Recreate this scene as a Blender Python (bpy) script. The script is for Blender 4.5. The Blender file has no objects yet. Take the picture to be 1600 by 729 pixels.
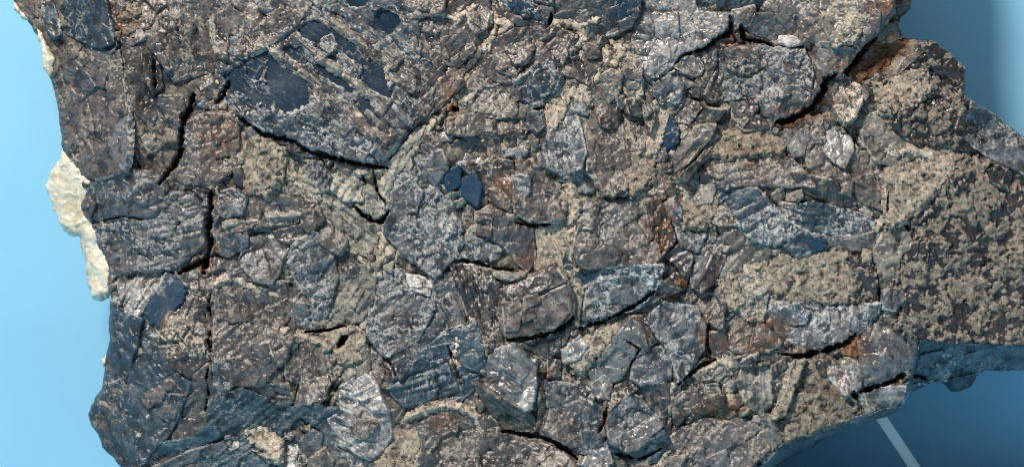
import bpy, math, random
import numpy as np
from mathutils import Vector

# ------------------------------------------------------------------ scene, camera, light
S = 0.0003                       # metres per unit of the layout grid (the rock front is about half a metre wide)
CX, CY = 800.0, 364.5
def W(x, y, h):                  # layout (right, down, towards viewer) -> world metres
    return ((x - CX) * S, -h * S, (CY - y) * S)

scene = bpy.context.scene
col = scene.collection
scene.render.engine = 'CYCLES'
scene.cycles.filter_width = 1.0
scene.view_settings.view_transform = 'Standard'
scene.view_settings.look = 'None'
scene.view_settings.gamma = 1.0
scene.view_settings.exposure = 0.0

CAMD = 4600.0
cam_d = bpy.data.cameras.new('camera')
cam = bpy.data.objects.new('camera', cam_d)
col.objects.link(cam)
cam.location = W(CX, CY, CAMD)
cam.rotation_euler = (math.radians(90), 0, 0)
cam_d.sensor_width = 36.0
cam_d.lens = 36.0 * CAMD / 1600.0
cam_d.clip_start = 0.05
cam_d.clip_end = 30.0
scene.camera = cam

world = bpy.data.worlds.new('World')
scene.world = world
world.use_nodes = True
bg = world.node_tree.nodes['Background']
bg.inputs['Color'].default_value = (0.54, 0.62, 0.70, 1)
bg.inputs['Strength'].default_value = 0.30

def area(name, loc, target, size, power, color):
    l = bpy.data.lights.new(name, 'AREA')
    l.shape = 'DISK'
    l.size = size
    l.energy = power
    l.color = color
    o = bpy.data.objects.new(name, l)
    col.objects.link(o)
    o.location = loc
    o.rotation_euler = (Vector(target) - Vector(loc)).to_track_quat('-Z', 'Y').to_euler()
    return o
# the case lamp: high, in front and to the left
area('case_lamp', (-0.62, -1.12, 1.20), (0, 0.05, 0), 0.30, 48.0, (1.0, 0.94, 0.85))
# added overhead fill, lightens the shadow high on the backdrop
area('overhead_fill', (0.15, 0.0, 0.85), (0.15, 0.02, 0), 0.7, 4.5, (0.95, 0.97, 1.0))

# ------------------------------------------------------------------ noise
rng = np.random.default_rng(7)
TAB = rng.random((6, 256, 256)).astype(np.float64)
ANG = TAB[0] * 2 * np.pi
GX, GY = np.cos(ANG), np.sin(ANG)
def gn(x, y, s=0):               # gradient noise about -0.7..0.7
    x = x + s * 17.37; y = y + s * 41.11
    ix = np.floor(x).astype(np.int64); iy = np.floor(y).astype(np.int64)
    fx = x - ix; fy = y - iy
    u = fx * fx * fx * (fx * (fx * 6 - 15) + 10); v = fy * fy * fy * (fy * (fy * 6 - 15) + 10)
    def g(a, b):
        i = (ix + a) & 255; j = (iy + b) & 255
        return GX[i, j] * (fx - a) + GY[i, j] * (fy - b)
    return (g(0, 0) * (1 - u) + g(1, 0) * u) * (1 - v) + (g(0, 1) * (1 - u) + g(1, 1) * u) * v
def fbm(x, y, s=0, o=3):
    r = 0; a = 1.0; f = 1.0
    for k in range(o):
        r = r + a * gn(x * f, y * f, s + k * 3.7); a *= 0.5; f *= 2.03
    return r
def ss(a, b, x):
    t = np.clip((x - a) / (b - a), 0, 1)
    return t * t * (3 - 2 * t)
def worley(x, y, s=0):
    x = x + s * 13.7; y = y + s * 29.3
    ix = np.floor(x).astype(np.int64); iy = np.floor(y).astype(np.int64)
    f1 = np.full(x.shape, 9.0); f2 = np.full(x.shape, 9.0)
    bi = np.zeros(x.shape, np.int64); bj = np.zeros(x.shape, np.int64)
    bx = np.zeros(x.shape); by = np.zeros(x.shape)
    for a in (-1, 0, 1):
        for b in (-1, 0, 1):
            i = (ix + a) & 255; j = (iy + b) & 255
            dx = x - (ix + a + TAB[1][i, j]); dy = y - (iy + b + TAB[2][i, j])
            d = dx * dx + dy * dy
            m = d < f1
            f2 = np.where(m, f1, np.minimum(f2, d))
            f1 = np.where(m, d, f1)
            bi = np.where(m, i, bi); bj = np.where(m, j, bj)
            bx = np.where(m, dx, bx); by = np.where(m, dy, by)
    return np.sqrt(f1), np.sqrt(f2), bi, bj, bx, by
def chips(x, y, size, s=0, warp=0.35):   # hackly broken facets
    u = x / size; v = y / size
    u2 = u + warp * gn(u * 1.7, v * 1.7, s + 5); v2 = v + warp * gn(u * 1.7, v * 1.7, s + 9)
    f1, f2, i, j, dx, dy = worley(u2, v2, s)
    return (TAB[3][i, j] - 0.5) * 1.3 + dx * (TAB[4][i, j] - 0.5) * 3.2 + dy * (TAB[5][i, j] - 0.5) * 3.2

# ------------------------------------------------------------------ outline of the rock; unseen top shaped for its shadow on the backdrop
def pts(s):
    return np.array([[float(c) for c in p.split(',')] for p in s.split()])
OUT = pts('-8,-22 4,-80 90,-200 180,-360 420,-425 900,-425 1420,-390 1450,-230 1436,-60 1424,14 1408,30 1405,40 1413,57 1432,60 1453,63 1495,87 1513,104 1508,146 1530,159 '
          '1565,179 1600,203 1720,290 1780,420 1740,560 1600,584 1546,585 1535,611 1513,619 1496,601 1470,603 1420,631 '
          '1400,648 1340,671 1300,689 1255,711 1220,735 1180,764 240,764 205,745 181,728 168,716 152,700 145,681 133,668 130,650 '
          '137,626 150,608 153,590 158,568 166,528 168,490 167,465 160,440 150,398 136,360 116,322 117,290 112,268 '
          '88,240 84,218 80,188 74,150 68,122 56,106 52,76 47,57 28,34 18,22 5,0')
def sdf(poly, X, Y):             # > 0 inside
    d2 = np.full(X.shape, 1e12); inside = np.zeros(X.shape, bool)
    n = len(poly)
    for k in range(n):
        ax, ay = poly[k]; bx, by = poly[(k + 1) % n]
        ex, ey = bx - ax, by - ay
        L = ex * ex + ey * ey + 1e-9
        t = np.clip(((X - ax) * ex + (Y - ay) * ey) / L, 0, 1)
        d2 = np.minimum(d2, (X - ax - t * ex) ** 2 + (Y - ay - t * ey) ** 2)
        c = ((ay > Y) != (by > Y)) & (X < (bx - ax) * (Y - ay) / (by - ay + 1e-12) + ax)
        inside ^= c
    d = np.sqrt(d2)
    return np.where(inside, d, -d)
def linedist(poly, X, Y):
    d2 = np.full(X.shape, 1e12); tt = np.zeros(X.shape); n = len(poly)
    for k in range(n - 1):
        ax, ay = poly[k]; bx, by = poly[k + 1]
        ex, ey = bx - ax, by - ay
        t = np.clip(((X - ax) * ex + (Y - ay) * ey) / (ex * ex + ey * ey + 1e-9), 0, 1)
        q = (X - ax - t * ex) ** 2 + (Y - ay - t * ey) ** 2
        m = q < d2
        d2 = np.where(m, q, d2); tt = np.where(m, (k + t) / (n - 1), tt)
    return np.sqrt(d2), tt
RX0, RY0, RST = -120.0, -480.0, 3.0
rx = np.arange(RX0, 1860, RST); ry = np.arange(RY0, 840, RST)
RXX, RYY = np.meshgrid(rx, ry, indexing='ij')
ROUT = sdf(OUT, RXX, RYY) + 5 * gn(RXX / 34, RYY / 34, 6) + 3 * gn(RXX / 15, RYY / 15, 3) + 1.8 * gn(RXX / 7, RYY / 7, 4)
RGX, RGY = np.gradient(ROUT, RST)
def samp(F, X, Y):
    u = np.clip((X - RX0) / RST, 0, F.shape[0] - 1.001); v = np.clip((Y - RY0) / RST, 0, F.shape[1] - 1.001)
    i = u.astype(int); j = v.astype(int); a = u - i; b = v - j
    return (F[i, j] * (1 - a) + F[i + 1, j] * a) * (1 - b) + (F[i, j + 1] * (1 - a) + F[i + 1, j + 1] * a) * b

DENT = [(1600, 205, 85, 42, 40), (1372, 92, 50, 22, 14), (1262, 174, 40, 12, 8)]
UX = [1180, 1228, 1290, 1340, 1408, 1424, 1440, 1600, 1780]
UY = [745, 688, 664, 651, 633, 585, 531, 538, 552]
def macro(X, Y):                 # the large form of the rock's front
    M = -0.5 * np.maximum(0, 212 - X)
    M = M - 0.12 * np.maximum(0, X - 1430) - 0.25 * np.maximum(0, X - 1600)
    M = M - 0.25 * np.maximum(0, -Y) - 0.5 * np.maximum(0, Y - 735)
    # below this line on the right the rock falls away to its underside
    M = M - 1.35 * np.maximum(0, Y - np.interp(X, UX, UY, left=900)) * ss(1180, 1215, X)
    for x, y, a, b, dp in DENT: M = M - dp * np.exp(-(((X - x) / a) ** 2 + ((Y - y) / b) ** 2) ** 2)
    return M + 20 * gn(X / 260, Y / 260, 1) + 9 * gn(X / 90, Y / 90, 2)

# dark open cracks (polyline, half width, depth)
CRACK = [(pts(p), w, d) for p, w, d in [
    ('358,128 348,150 335,162', 4.5, 55), ('300,150 296,172 287,185 284,215 280,240 268,262 250,288', 5.5, 75),
    ('330,300 326,340 327,380 322,405 316,425', 6.0, 75), ('325,405 300,416 280,426', 4.5, 60), ('330,452 326,478 331,505 326,530 330,560', 2.2, 45),
    ('328,566 323,590 326,612 320,642', 1.8, 30), ('372,182 410,208 438,216 462,222 485,236 520,246 545,253 575,258 604,262', 4.5, 50),
    ('548,318 565,334 580,345 594,346 607,330', 4.2, 48), ('582,262 586,288 592,304 603,318', 2.6, 36), ('566,275 574,290', 2.4, 30),
    ('478,518 510,516 548,506', 3.4, 45), ('526,544 536,532 548,522', 6.5, 70), ('708,168 716,172', 4.0, 50),
    ('1140,28 1142,50 1126,58 1098,76 1072,84', 4.5, 45), ('1158,40 1163,62', 4.5, 50), ('1160,62 1195,66 1208,72', 3.0, 40),
    ('1212,192 1240,186 1270,166 1287,140 1292,124 1310,114', 5.5, 55), ('1368,60 1352,76 1334,98 1314,122', 5.0, 50),
    ('1216,552 1246,556 1282,550 1312,540 1340,520', 4.5, 55), ('1374,470 1372,440 1366,412', 2.0, 25),
    ('1338,612 1360,606 1390,597 1424,579', 4.0, 55), ('1333,610 1336,620', 5.0, 40), ('1440,592 1450,592 1462,597', 3.6, 45),
    ('786,673 812,678 840,682 868,690 884,702 902,716', 4.6, 55), ('935,676 944,660 948,636', 2.6, 30),
    ('905,512 945,502 985,480 1008,466 1030,450', 4.0, 45), ('1060,600 1078,584 1098,570 1118,562', 3.6, 40),
    ('792,530 830,528 870,516 896,496', 4.0, 40), ('708,404 742,410 772,418 812,424', 3.4, 42), ('806,348 830,352 858,350', 3.5, 38),
    ('1060,272 1085,250 1108,222', 1.8, 20), ('1108,500 1105,540 1112,556', 2.6, 30), ('279,30 279,48 283,72', 1.8, 20),
    ('306,42 312,62', 1.8, 18), ('240,85 243,138', 2.4, 26), ('862,20 858,38', 3.5, 40), ('850,168 832,172', 2.5, 30),
    ('536,590 510,632', 1.5, 16), ('458,632 468,594', 1.8, 22), ('1310,190 1350,235', 2.0, 22), ('1386,300 1385,330', 2.0, 20),
    ('960,708 1000,718 1034,700', 3.0, 35), ('985,570 1000,545 975,530', 1.8, 20), ('700,540 722,600', 3.0, 22), ('140,348 190,338 230,342', 2.0, 18)]]
RUST = [(1350, 100, 32, 16, 1), (1390, 75, 32, 14, 1), (1262, 172, 34, 12, 1), (1142, 62, 12, 14, .8), (322, 405, 14, 26, .8), (1336, 544, 26, 18, 1),
        (706, 160, 10, 28, .8), (1036, 360, 16, 50, .6), (1130, 640, 40, 14, .8), (1104, 520, 9, 30, .7), (345, 212, 26, 34, .45), (785, 292, 16, 20, .7),
        (1200, 505, 40, 12, .5), (1380, 12, 24, 28, .6), (845, 580, 14, 10, .7), (946, 648, 5, 26, .8), (200, 32, 20, 16, .5), (690, 655, 26, 18, .5), (1300, 600, 20, 40, .35),
        (825, 405, 22, 20, .45), (1175, 235, 60, 40, .25), (265, 530, 20, 60, .15), (1170, 535, 60, 14, .5), (880, 45, 15, 20, .2)]
def carve(X, Y):
    c = np.zeros(X.shape)
    x0, x1, y0, y1 = X.min(), X.max(), Y.min(), Y.max()
    wob = None
    for p, w, d in CRACK:
        if p[:, 0].max() + 14 < x0 or p[:, 0].min() - 14 > x1 or p[:, 1].max() + 14 < y0 or p[:, 1].min() - 14 > y1: continue
        if wob is None: wob = 2.6 * gn(X / 6, Y / 6, 21) + 3.4 * gn(X / 15, Y / 15, 22) + .9 * chips(X, Y, 12, 23, .1)
        q, t = linedist(p, X, Y)
        ww = .85 * w * (0.35 + 0.65 * np.clip(np.sin(np.pi * np.clip(t, 0.02, 0.98)) * 2.2, 0, 1))
        c = np.maximum(c, .75 * d * (1 - ss(ww * 0.3, ww * 1.05, q + 1.35 * wob * min(1, w / 5.5))))
    return c
def rustf(X, Y):
    r = np.zeros(X.shape)
    for x, y, a, b, s in RUST:
        r = np.maximum(r, s * np.exp(-((X - x) / a) ** 2 - ((Y - y) / b) ** 2))
    return np.clip(r * (1.0 + 1.6 * fbm(X / 12, Y / 12, 31)), 0, 1)

# ------------------------------------------------------------------ materials
def new_mat(name):
    m = bpy.data.materials.new(name); m.use_nodes = True
    nt = m.node_tree
    return m, nt, nt.nodes['Principled BSDF']
def node(nt, typ, **kw):
    n = nt.nodes.new(typ)
    for k, v in kw.items(): setattr(n, k, v)
    return n
def noise_node(nt, coord, scale, detail=4, rough=0.6):
    n = node(nt, 'ShaderNodeTexNoise'); n.inputs['Scale'].default_value = scale
    n.inputs['Detail'].default_value = detail; n.inputs['Roughness'].default_value = rough
    nt.links.new(coord, n.inputs['Vector']); return n
def ramp(nt, src, a, b):
    r = node(nt, 'ShaderNodeMapRange'); r.inputs['From Min'].default_value = a; r.inputs['From Max'].default_value = b
    nt.links.new(src, r.inputs['Value']); return r.outputs['Result']
def mix(nt, fac, a, b):
    m = node(nt, 'ShaderNodeMix', data_type='RGBA')
    for s, v in ((0, fac), (6, a), (7, b)):
        if isinstance(v, (tuple, list)): m.inputs[s].default_value = (*v, 1)
        elif isinstance(v, (int, float)): m.inputs[s].default_value = v
        else: nt.links.new(v, m.inputs[s])
    return m.outputs[2]
def mineral(name, c1, c2, c3, crust, rough=0.6, spec=0.5, bump=0.5, dark=(0.018, 0.016, 0.018), alt=None, fleck=.22):
    if name[:4] not in ('smoo', 'slat', 'blue'):
        c1, c2, c3, crust = [(c[0] * 1.0, c[1] * .925, c[2] * .905) for c in (c1, c2, c3, crust)]
    else:
        c1, c2, c3, crust = [(c[0], c[1] * .965, c[2] * .98) for c in (c1, c2, c3, crust)]
    m, nt, b = new_mat(name)
    geo = node(nt, 'ShaderNodeNewGeometry'); P = geo.outputs['Position']
    at = node(nt, 'ShaderNodeVertexColor', layer_name='mask')
    sep = node(nt, 'ShaderNodeSeparateColor'); nt.links.new(at.outputs['Color'], sep.inputs['Color'])
    n1 = noise_node(nt, P, 70, 5, 0.62); n2 = noise_node(nt, P, 260, 4, 0.65); n3 = noise_node(nt, P, 900, 3, 0.6)
    base = mix(nt, ramp(nt, n1.outputs['Fac'], 0.40, 0.58), c1, c2)
    base = mix(nt, ramp(nt, n2.outputs['Fac'], 0.52, 0.66), base, c3)
    if alt:
        n0 = noise_node(nt, P, 34, 3, 0.55)
        base = mix(nt, ramp(nt, n0.outputs['Fac'], 0.50, 0.66), base, alt)
    base = mix(nt, sep.outputs['Blue'], base, dark)
    cc = mix(nt, ramp(nt, n2.outputs['Fac'], 0.3, 0.7), crust, tuple(v * 0.62 for v in crust))
    n4 = noise_node(nt, P, 480, 3, 0.62); n4.inputs['Distortion'].default_value = 1.2
    fm = node(nt, 'ShaderNodeMath', operation='MULTIPLY'); nt.links.new(sep.outputs['Red'], fm.inputs[0])
    nt.links.new(ramp(nt, n4.outputs['Fac'], 0.36, 0.50), fm.inputs[1])
    # tiny separate flecks everywhere, denser where the crust lies
    th = node(nt, 'ShaderNodeMath', operation='MULTIPLY_ADD'); th.inputs[1].default_value = 0.16; nt.links.new(sep.outputs['Red'], th.inputs[0]); nt.links.new(n4.outputs['Fac'], th.inputs[2])
    fk_ = ramp(nt, th.outputs[0], 0.63, 0.66)
    fx = node(nt, 'ShaderNodeMath', operation='MAXIMUM'); nt.links.new(fm.outputs[0], fx.inputs[0])
    f5 = node(nt, 'ShaderNodeMath', operation='MULTIPLY'); f5.inputs[1].default_value = fleck; nt.links.new(fk_, f5.inputs[0]); nt.links.new(f5.outputs[0], fx.inputs[1])
    base = mix(nt, ramp(nt, n4.outputs['Fac'], 0.36, 0.30), base, tuple(v * .35 for v in c1))
    base = mix(nt, fx.outputs[0], base, cc)
    base = mix(nt, sep.outputs['Green'], base, mix(nt, ramp(nt, n2.outputs['Fac'], 0.35, 0.65), (0.095, 0.034, 0.012), (0.22, 0.095, 0.036)))
    # per piece shift and fine grain
    hsv = node(nt, 'ShaderNodeHueSaturation'); nt.links.new(base, hsv.inputs['Color'])
    add = node(nt, 'ShaderNodeMath', operation='MULTIPLY_ADD'); add.inputs[1].default_value = 1.0; add.inputs[2].default_value = 0.05
    nt.links.new(at.outputs['Alpha'], add.inputs[0])
    gr = ramp(nt, n3.outputs['Fac'], 0.25, 0.75)
    mul = node(nt, 'ShaderNodeMath', operation='MULTIPLY_ADD'); mul.inputs[1].default_value = 0.5
    nt.links.new(gr, mul.inputs[0]); nt.links.new(add.outputs[0], mul.inputs[2])
    nt.links.new(mul.outputs[0], hsv.inputs['Value'])
    nt.links.new(hsv.outputs['Color'], b.inputs['Base Color'])
    mr = node(nt, 'ShaderNodeMapRange'); mr.inputs['To Min'].default_value = rough; mr.inputs['To Max'].default_value = 0.85
    nt.links.new(sep.outputs['Red'], mr.inputs['Value'])
    ad2 = node(nt, 'ShaderNodeMath', operation='MULTIPLY_ADD'); ad2.inputs[1].default_value = 0.25; nt.links.new(n2.outputs['Fac'], ad2.inputs[0])
    nt.links.new(mr.outputs['Result'], ad2.inputs[2]); nt.links.new(ad2.outputs[0], b.inputs['Roughness'])
    b.inputs['Specular IOR Level'].default_value = spec
    bp = node(nt, 'ShaderNodeBump'); bp.inputs['Strength'].default_value = bump; bp.inputs['Distance'].default_value = 0.0005
    hh = node(nt, 'ShaderNodeMath', operation='ADD'); nt.links.new(n4.outputs['Fac'], hh.inputs[0]); nt.links.new(n2.outputs['Fac'], hh.inputs[1])
    nt.links.new(hh.outputs[0], bp.inputs['Height']); nt.links.new(bp.outputs['Normal'], b.inputs['Normal'])
    return m
CRM = (0.57, 0.52, 0.43)
CRB = (0.53, 0.535, 0.51)
MAT = {
 'B': mineral('blue_grey_ore', (0.030, 0.039, 0.050), (0.084, 0.089, 0.095), (0.16, 0.158, 0.156), CRB, 0.24, 0.6, 0.4, alt=(0.090, 0.074, 0.068)),
 'S': mineral('smooth_blue_ore', (0.008, 0.028, 0.056), (0.012, 0.037, 0.068), (0.024, 0.048, 0.074), CRB, 0.34, 0.3, 0.2, fleck=.15),  # dark blue ore, with a blue reflection put into its colour
 'A': mineral('slate_blue_ore', (0.015, 0.036, 0.056), (0.030, 0.051, 0.070), (0.070, 0.084, 0.095), CRB, 0.24, 0.6, 0.4),
 'G': mineral('grey_brown_ore', (0.045, 0.036, 0.034), (0.112, 0.094, 0.087), (0.19, 0.168, 0.155), CRM, 0.24, 0.6, 0.4, alt=(0.066, 0.068, 0.075)),
 'T': mineral('tan_crust', (0.11, 0.095, 0.080), (0.18, 0.156, 0.126), (0.08, 0.070, 0.060), (0.53, 0.475, 0.38), 0.5, 0.3, 0.7),
 'D': mineral('dark_ore', (0.022, 0.018, 0.018), (0.044, 0.036, 0.035), (0.085, 0.072, 0.068), CRM, 0.22, 0.7, 0.4),
 'L': mineral('glittering_grey_ore', (0.10, 0.098, 0.098), (0.18, 0.177, 0.175), (0.27, 0.265, 0.26), (0.62, 0.61, 0.59), 0.13, 0.9, 0.35),  # white flecks put part of its sparkle into the colour
 'R': mineral('rust_stained_ore', (0.115, 0.038, 0.012), (0.17, 0.068, 0.024), (0.055, 0.022, 0.012), CRM, 0.45, 0.4, 0.7, fleck=.1),
 'P': mineral('pitted_crust', (0.028, 0.021, 0.021), (0.064, 0.048, 0.043), (0.040, 0.031, 0.029), (0.43, 0.375, 0.29), 0.22, 0.7, 0.5),
 'K': mineral('pale_folded_ore', (0.13, 0.132, 0.112), (0.25, 0.247, 0.208), (0.075, 0.080, 0.076), (0.48, 0.47, 0.40), 0.35, 0.6, 0.5),
 'M': mineral('rock_matrix', (0.052, 0.043, 0.038), (0.115, 0.099, 0.083), (0.20, 0.177, 0.143), CRM, 0.4, 0.5, 0.6),
 'N': mineral('green_grey_ore', (0.078, 0.080, 0.072), (0.142, 0.139, 0.121), (0.20, 0.192, 0.163), CRM, 0.24, 0.6, 0.4),
 'U': mineral('blue_underside', (0.030, 0.074, 0.106), (0.058, 0.106, 0.136), (0.12, 0.155, 0.17), CRB, 0.3, 0.6, 0.6),  # bounced blue light on the undersides is put into this colour
}
# type: facets, small facets, swell, crust density, striation, granules, flakes
COVER = {'S': .35, 'B': .02, 'A': .10, 'G': -.05, 'N': -.02, 'L': -.1, 'K': 0, 'U': .05, 'D': .12, 'T': .05, 'R': .2}
OVER = {'B': .20, 'A': .18, 'G': .12, 'N': .2, 'L': .25, 'K': .35, 'U': .12, 'D': .12, 'T': .35, 'R': .04}
TYPE = {'B': (3.2, 1.0, 1.2, .6, 0, 0, .8), 'S': (.10, .10, .5, .12, 0.15, 0, 0), 'A': (2.2, .6, 1.2, .3, 0, 0, .8), 'G': (3.4, 1.0, 1.2, .3, 0, 0, .8), 'T': (1.8, 1.0, 2.0, .3, 0, .8, 0),
        'D': (3.6, 1.2, 1.2, .1, 0, 0, .8), 'L': (2.6, 1.1, 1.0, .3, 0.6, 0, .7), 'R': (3.4, 2.4, 3.0, .03, 0.4, 0, 1.4), 'P': (2.8, 1.4, 2.5, 0, 0, 0, 0),
        'K': (2.4, 1.1, 2.0, .5, 2.2, 0, 1.1), 'N': (2.8, .9, 1.2, .25, .6, 0, .8), 'U': (3.0, 1.2, 2.0, .12, .8, 0, .9)}
NAMES = {'B': 'ore_crystal', 'S': 'crystal_face', 'A': 'ore_crystal', 'G': 'rock_fragment', 'T': 'tan_crust', 'D': 'dark_crystal', 'L': 'glittering_crystal',
         'R': 'rust_stain_block', 'P': 'pitted_crust', 'K': 'folded_layer', 'N': 'green_grey_crystal', 'U': 'underside_ledge'}

def relief(t, X, Y, seed, ang=None, sa=None, cr=None):
    c16, c7, fb, crd, st, gr, fk = TYPE[t]
    if cr is not None: crd = cr
    if sa is not None: st = sa
    s = seed * 0.37; g_ = 3.0           # crust and flakes run on from piece to piece
    wx = X + 5 * gn(X / 15, Y / 15, g_ + 1) + 3 * gn(X / 5, Y / 5, g_ + 2); wy = Y + 5 * gn(X / 15, Y / 15, g_ + 3) + 3 * gn(X / 5, Y / 5, g_ + 4)
    dh = fb * fbm(X / 34, Y / 34, s, 3)
    if c16 > 0.3:
        amp = 0.35 + 1.1 * ss(-.25, .35, gn(X / 60, Y / 60, s + 8))
        dh = dh + c16 * chips(X, Y, 34, s, .03) + c7 * chips(X, Y, 15, s + 2, .10) * amp + .55 * c7 * chips(X, Y, 6.5, s + 3, .15) * amp
    else:
        dh = dh + c16 * chips(X, Y, 30, s, .06) + c7 * gn(X / 5, Y / 5, s)
    lip = 0; ov = 0; gap = 0
    if fk:
        th = COVER.get(t, 0) - 0.15 * (crd - .4)
        q = fbm(wx / 22, wy / 22, g_ + 40, 4) * 1.05 + 0.3 * gn(X / 70, Y / 70, g_ + 41)
        if ang is not None and st > 0:
            a = math.radians(ang)
            q = q * .6 + .7 * gn((X * math.cos(a) + Y * math.sin(a)) / 60, (-X * math.sin(a) + Y * math.cos(a)) / 11, s + 44)
        ov = ss(th - .015, th + .035, q)
        ov2 = ss(th + .26, th + .31, q)
        dh = dh + fk * (.9 * ov + .8 * ov2 - 1.2 * (1 - ss(th - .36, th - .30, q)) + .8 * q)
        br = ss(-.18, .18, gn(wx / 13, wy / 13, g_ + 43) + .3 * (crd - .45))
        lip = br * np.maximum(ov * (1 - ss(th + .06, th + .12, q)), .8 * ov2 * (1 - ss(th + .35, th + .40, q)))
        gap = (1 - ss(th - .36, th - .28, q)) + .6 * (1 - ss(th - .07, th - .015, q)) * ss(th - .13, th - .07, q) * br
        ov = .55 * ov + .45 * ov2
    strm = None
    if ang is not None and st > 0:
        a = math.radians(ang)
        u = (X * math.cos(a) + Y * math.sin(a)); v = (-X * math.sin(a) + Y * math.cos(a)) + 3 * gn(X / 40, Y / 40, s + 6)
        strm = gn(u / 70, v / 7.5, s + 11) + 0.6 * gn(u / 40, v / 3.2, s + 12)
        dh = dh + st * 1.1 * strm
        per = 11 + 9 * TAB[1][int(seed) % 256, 3]
        w_ = v / per + .9 * gn(u / 90, v / 30, s + 46) + 0.5 * np.floor(1.5 * gn(u / 50, v / 24, s + 47) + .5)
        saw = w_ - np.floor(w_)
        dh = dh + st * 2.0 * (saw * ss(0, .16, 1 - saw) - .4) * ss(-.35, .2, gn(X / 45, Y / 45, s + 48))
    crust = np.zeros(X.shape) + OVER.get(t, .2) * ov; dark = np.zeros(X.shape)
    if t in 'PT':
        _, _, ci, cj, _, _ = worley(X / 25 + .5 * gn(X / 12, Y / 12, g_), Y / 21 + .5 * gn(X / 12, Y / 12, g_ + 2), g_ + 6); cellv = TAB[4][ci, cj] - .5
        if t == 'P': k = fbm(wx / 17, wy / 16, g_ + 15, 3) + 0.5 * gn(X / 80, Y / 80, g_ + 17) + .3 * gn(X / 36, Y / 36, g_ + 12) + .85 * cellv + 0.05 + (0 if cr is None else cr)
        else: k = fbm(wx / 13, wy / 12, g_ + 15, 3) + 0.3 * gn(X / 50, Y / 50, g_ + 17) + .4 * gn(X / 30, Y / 30, g_ + 12) + .25 * cellv + .16 + .5 * crd
        crust = ss(-0.04, 0.05, k) * (0.5 + 0.5 * ss(-.22, .2, gn(wx / 9, wy / 9, g_ + 19)))
        dh = dh + (3.0 if t == 'P' else 2.2) * ss(-0.08, 0.07, k) + 3 * np.clip(k, -.2, .6)
    elif crd > 0:
        rid = 1 - np.abs(gn(wx / 13, wy / 13, g_ + 13)) * 4.5          # thin wiggly flecks
        patch = 1.15 * gn(X / 55, Y / 55, g_ + 14) + 0.5 * gn(X / 19, Y / 19, g_ + 18)
        spot = gn(wx / 8.5, wy / 8.5, g_ + 16)
        fl = np.maximum(ss(0.66, 0.92, rid) * ss(0.26 - .5 * crd, 0.42 - .4 * crd, patch), ss(0.33 - .2 * crd, 0.38 - .2 * crd, spot) * ss(.12 - .4 * crd, .26 - .4 * crd, patch))
        lip = lip * (.25 + .75 * ss(.10 - .4 * crd, .26 - .4 * crd, patch))
        crust = np.clip(np.maximum(np.maximum(fl * min(1, .4 + .7 * crd), lip * min(1, .45 + .7 * crd)), crust), 0, 1)
        dh = dh + 1.4 * crust
    if gr:
        f1, f2, *_ = worley(wx / 7, wy / 7, g_ + 20)
        dh = dh + gr * (1.2 - f1 * f1 * 1.6)
        dark = np.maximum(0.5 * ss(.2, .4, gn(wx / 12, wy / 12, s + 30)), .6 * ss(.50, .75, f1) * ss(-.2, .2, gn(X / 30, Y / 30, s + 31)))
    if t in 'GBKNDALT':
        dark = np.maximum(dark, (0.35 if t == 'T' else 0.75) * ss(.24, .40, gn(wx / 10, wy / 10, g_ + 24) + .3 * gn(X / 40, Y / 40, s + 25)) * (1 - crust))
    dark = np.clip(np.maximum(dark, .8 * gap * (t not in 'TR')), 0, 1)  # shade in the recesses between flakes is put into the colour
    return dh, crust, dark

# ------------------------------------------------------------------ mesh building
def add_mesh(name, co, faces, mat, mask=None, origin=None, smooth=True):
    me = bpy.data.meshes.new(name)
    if origin is None: origin = co.mean(axis=0)
    nv, nf = len(co), len(faces)
    me.vertices.add(nv); me.vertices.foreach_set('co', (co - origin).astype(np.float32).ravel())
    me.loops.add(nf * 4); me.loops.foreach_set('vertex_index', faces.astype(np.int32).ravel())
    me.polygons.add(nf); me.polygons.foreach_set('loop_start', np.arange(0, nf * 4, 4, dtype=np.int32))
    me.polygons.foreach_set('use_smooth', np.full(nf, smooth))
    me.update(calc_edges=True)
    if mask is not None:
        a = me.color_attributes.new('mask', 'FLOAT_COLOR', 'POINT'); a.data.foreach_set('color', mask.astype(np.float32).ravel())
    me.materials.append(mat)
    o = bpy.data.objects.new(name, me); col.objects.link(o); o.location = origin
    return o
def grid_faces(keep):            # keep: bool grid of vertices
    nx, ny = keep.shape
    idx = -np.ones(keep.shape, np.int64); 
    q = keep[:-1, :-1] & keep[1:, :-1] & keep[1:, 1:] & keep[:-1, 1:]
    used = np.zeros(keep.shape, bool)
    used[:-1, :-1] |= q; used[1:, :-1] |= q; used[1:, 1:] |= q; used[:-1, 1:] |= q
    idx[used] = np.arange(used.sum())
    i, j = np.nonzero(q)
    f = np.stack([idx[i, j], idx[i, j + 1], idx[i + 1, j + 1], idx[i + 1, j]], 1)   # faces the viewer
    return used, f

root = bpy.data.objects.new('mineral_specimen', None); col.objects.link(root)
root.location = W(720, 764, -80)
root['label'] = 'large grey brown rock specimen packed with broken blue grey ore crystals and tan crust'
root['category'] = 'rock'
root.empty_display_size = 0.02
def child(o, parent=root):
    o.parent = parent
    p = Vector(o.location)
    o.location = p - Vector(parent.location)
    return o

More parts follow.
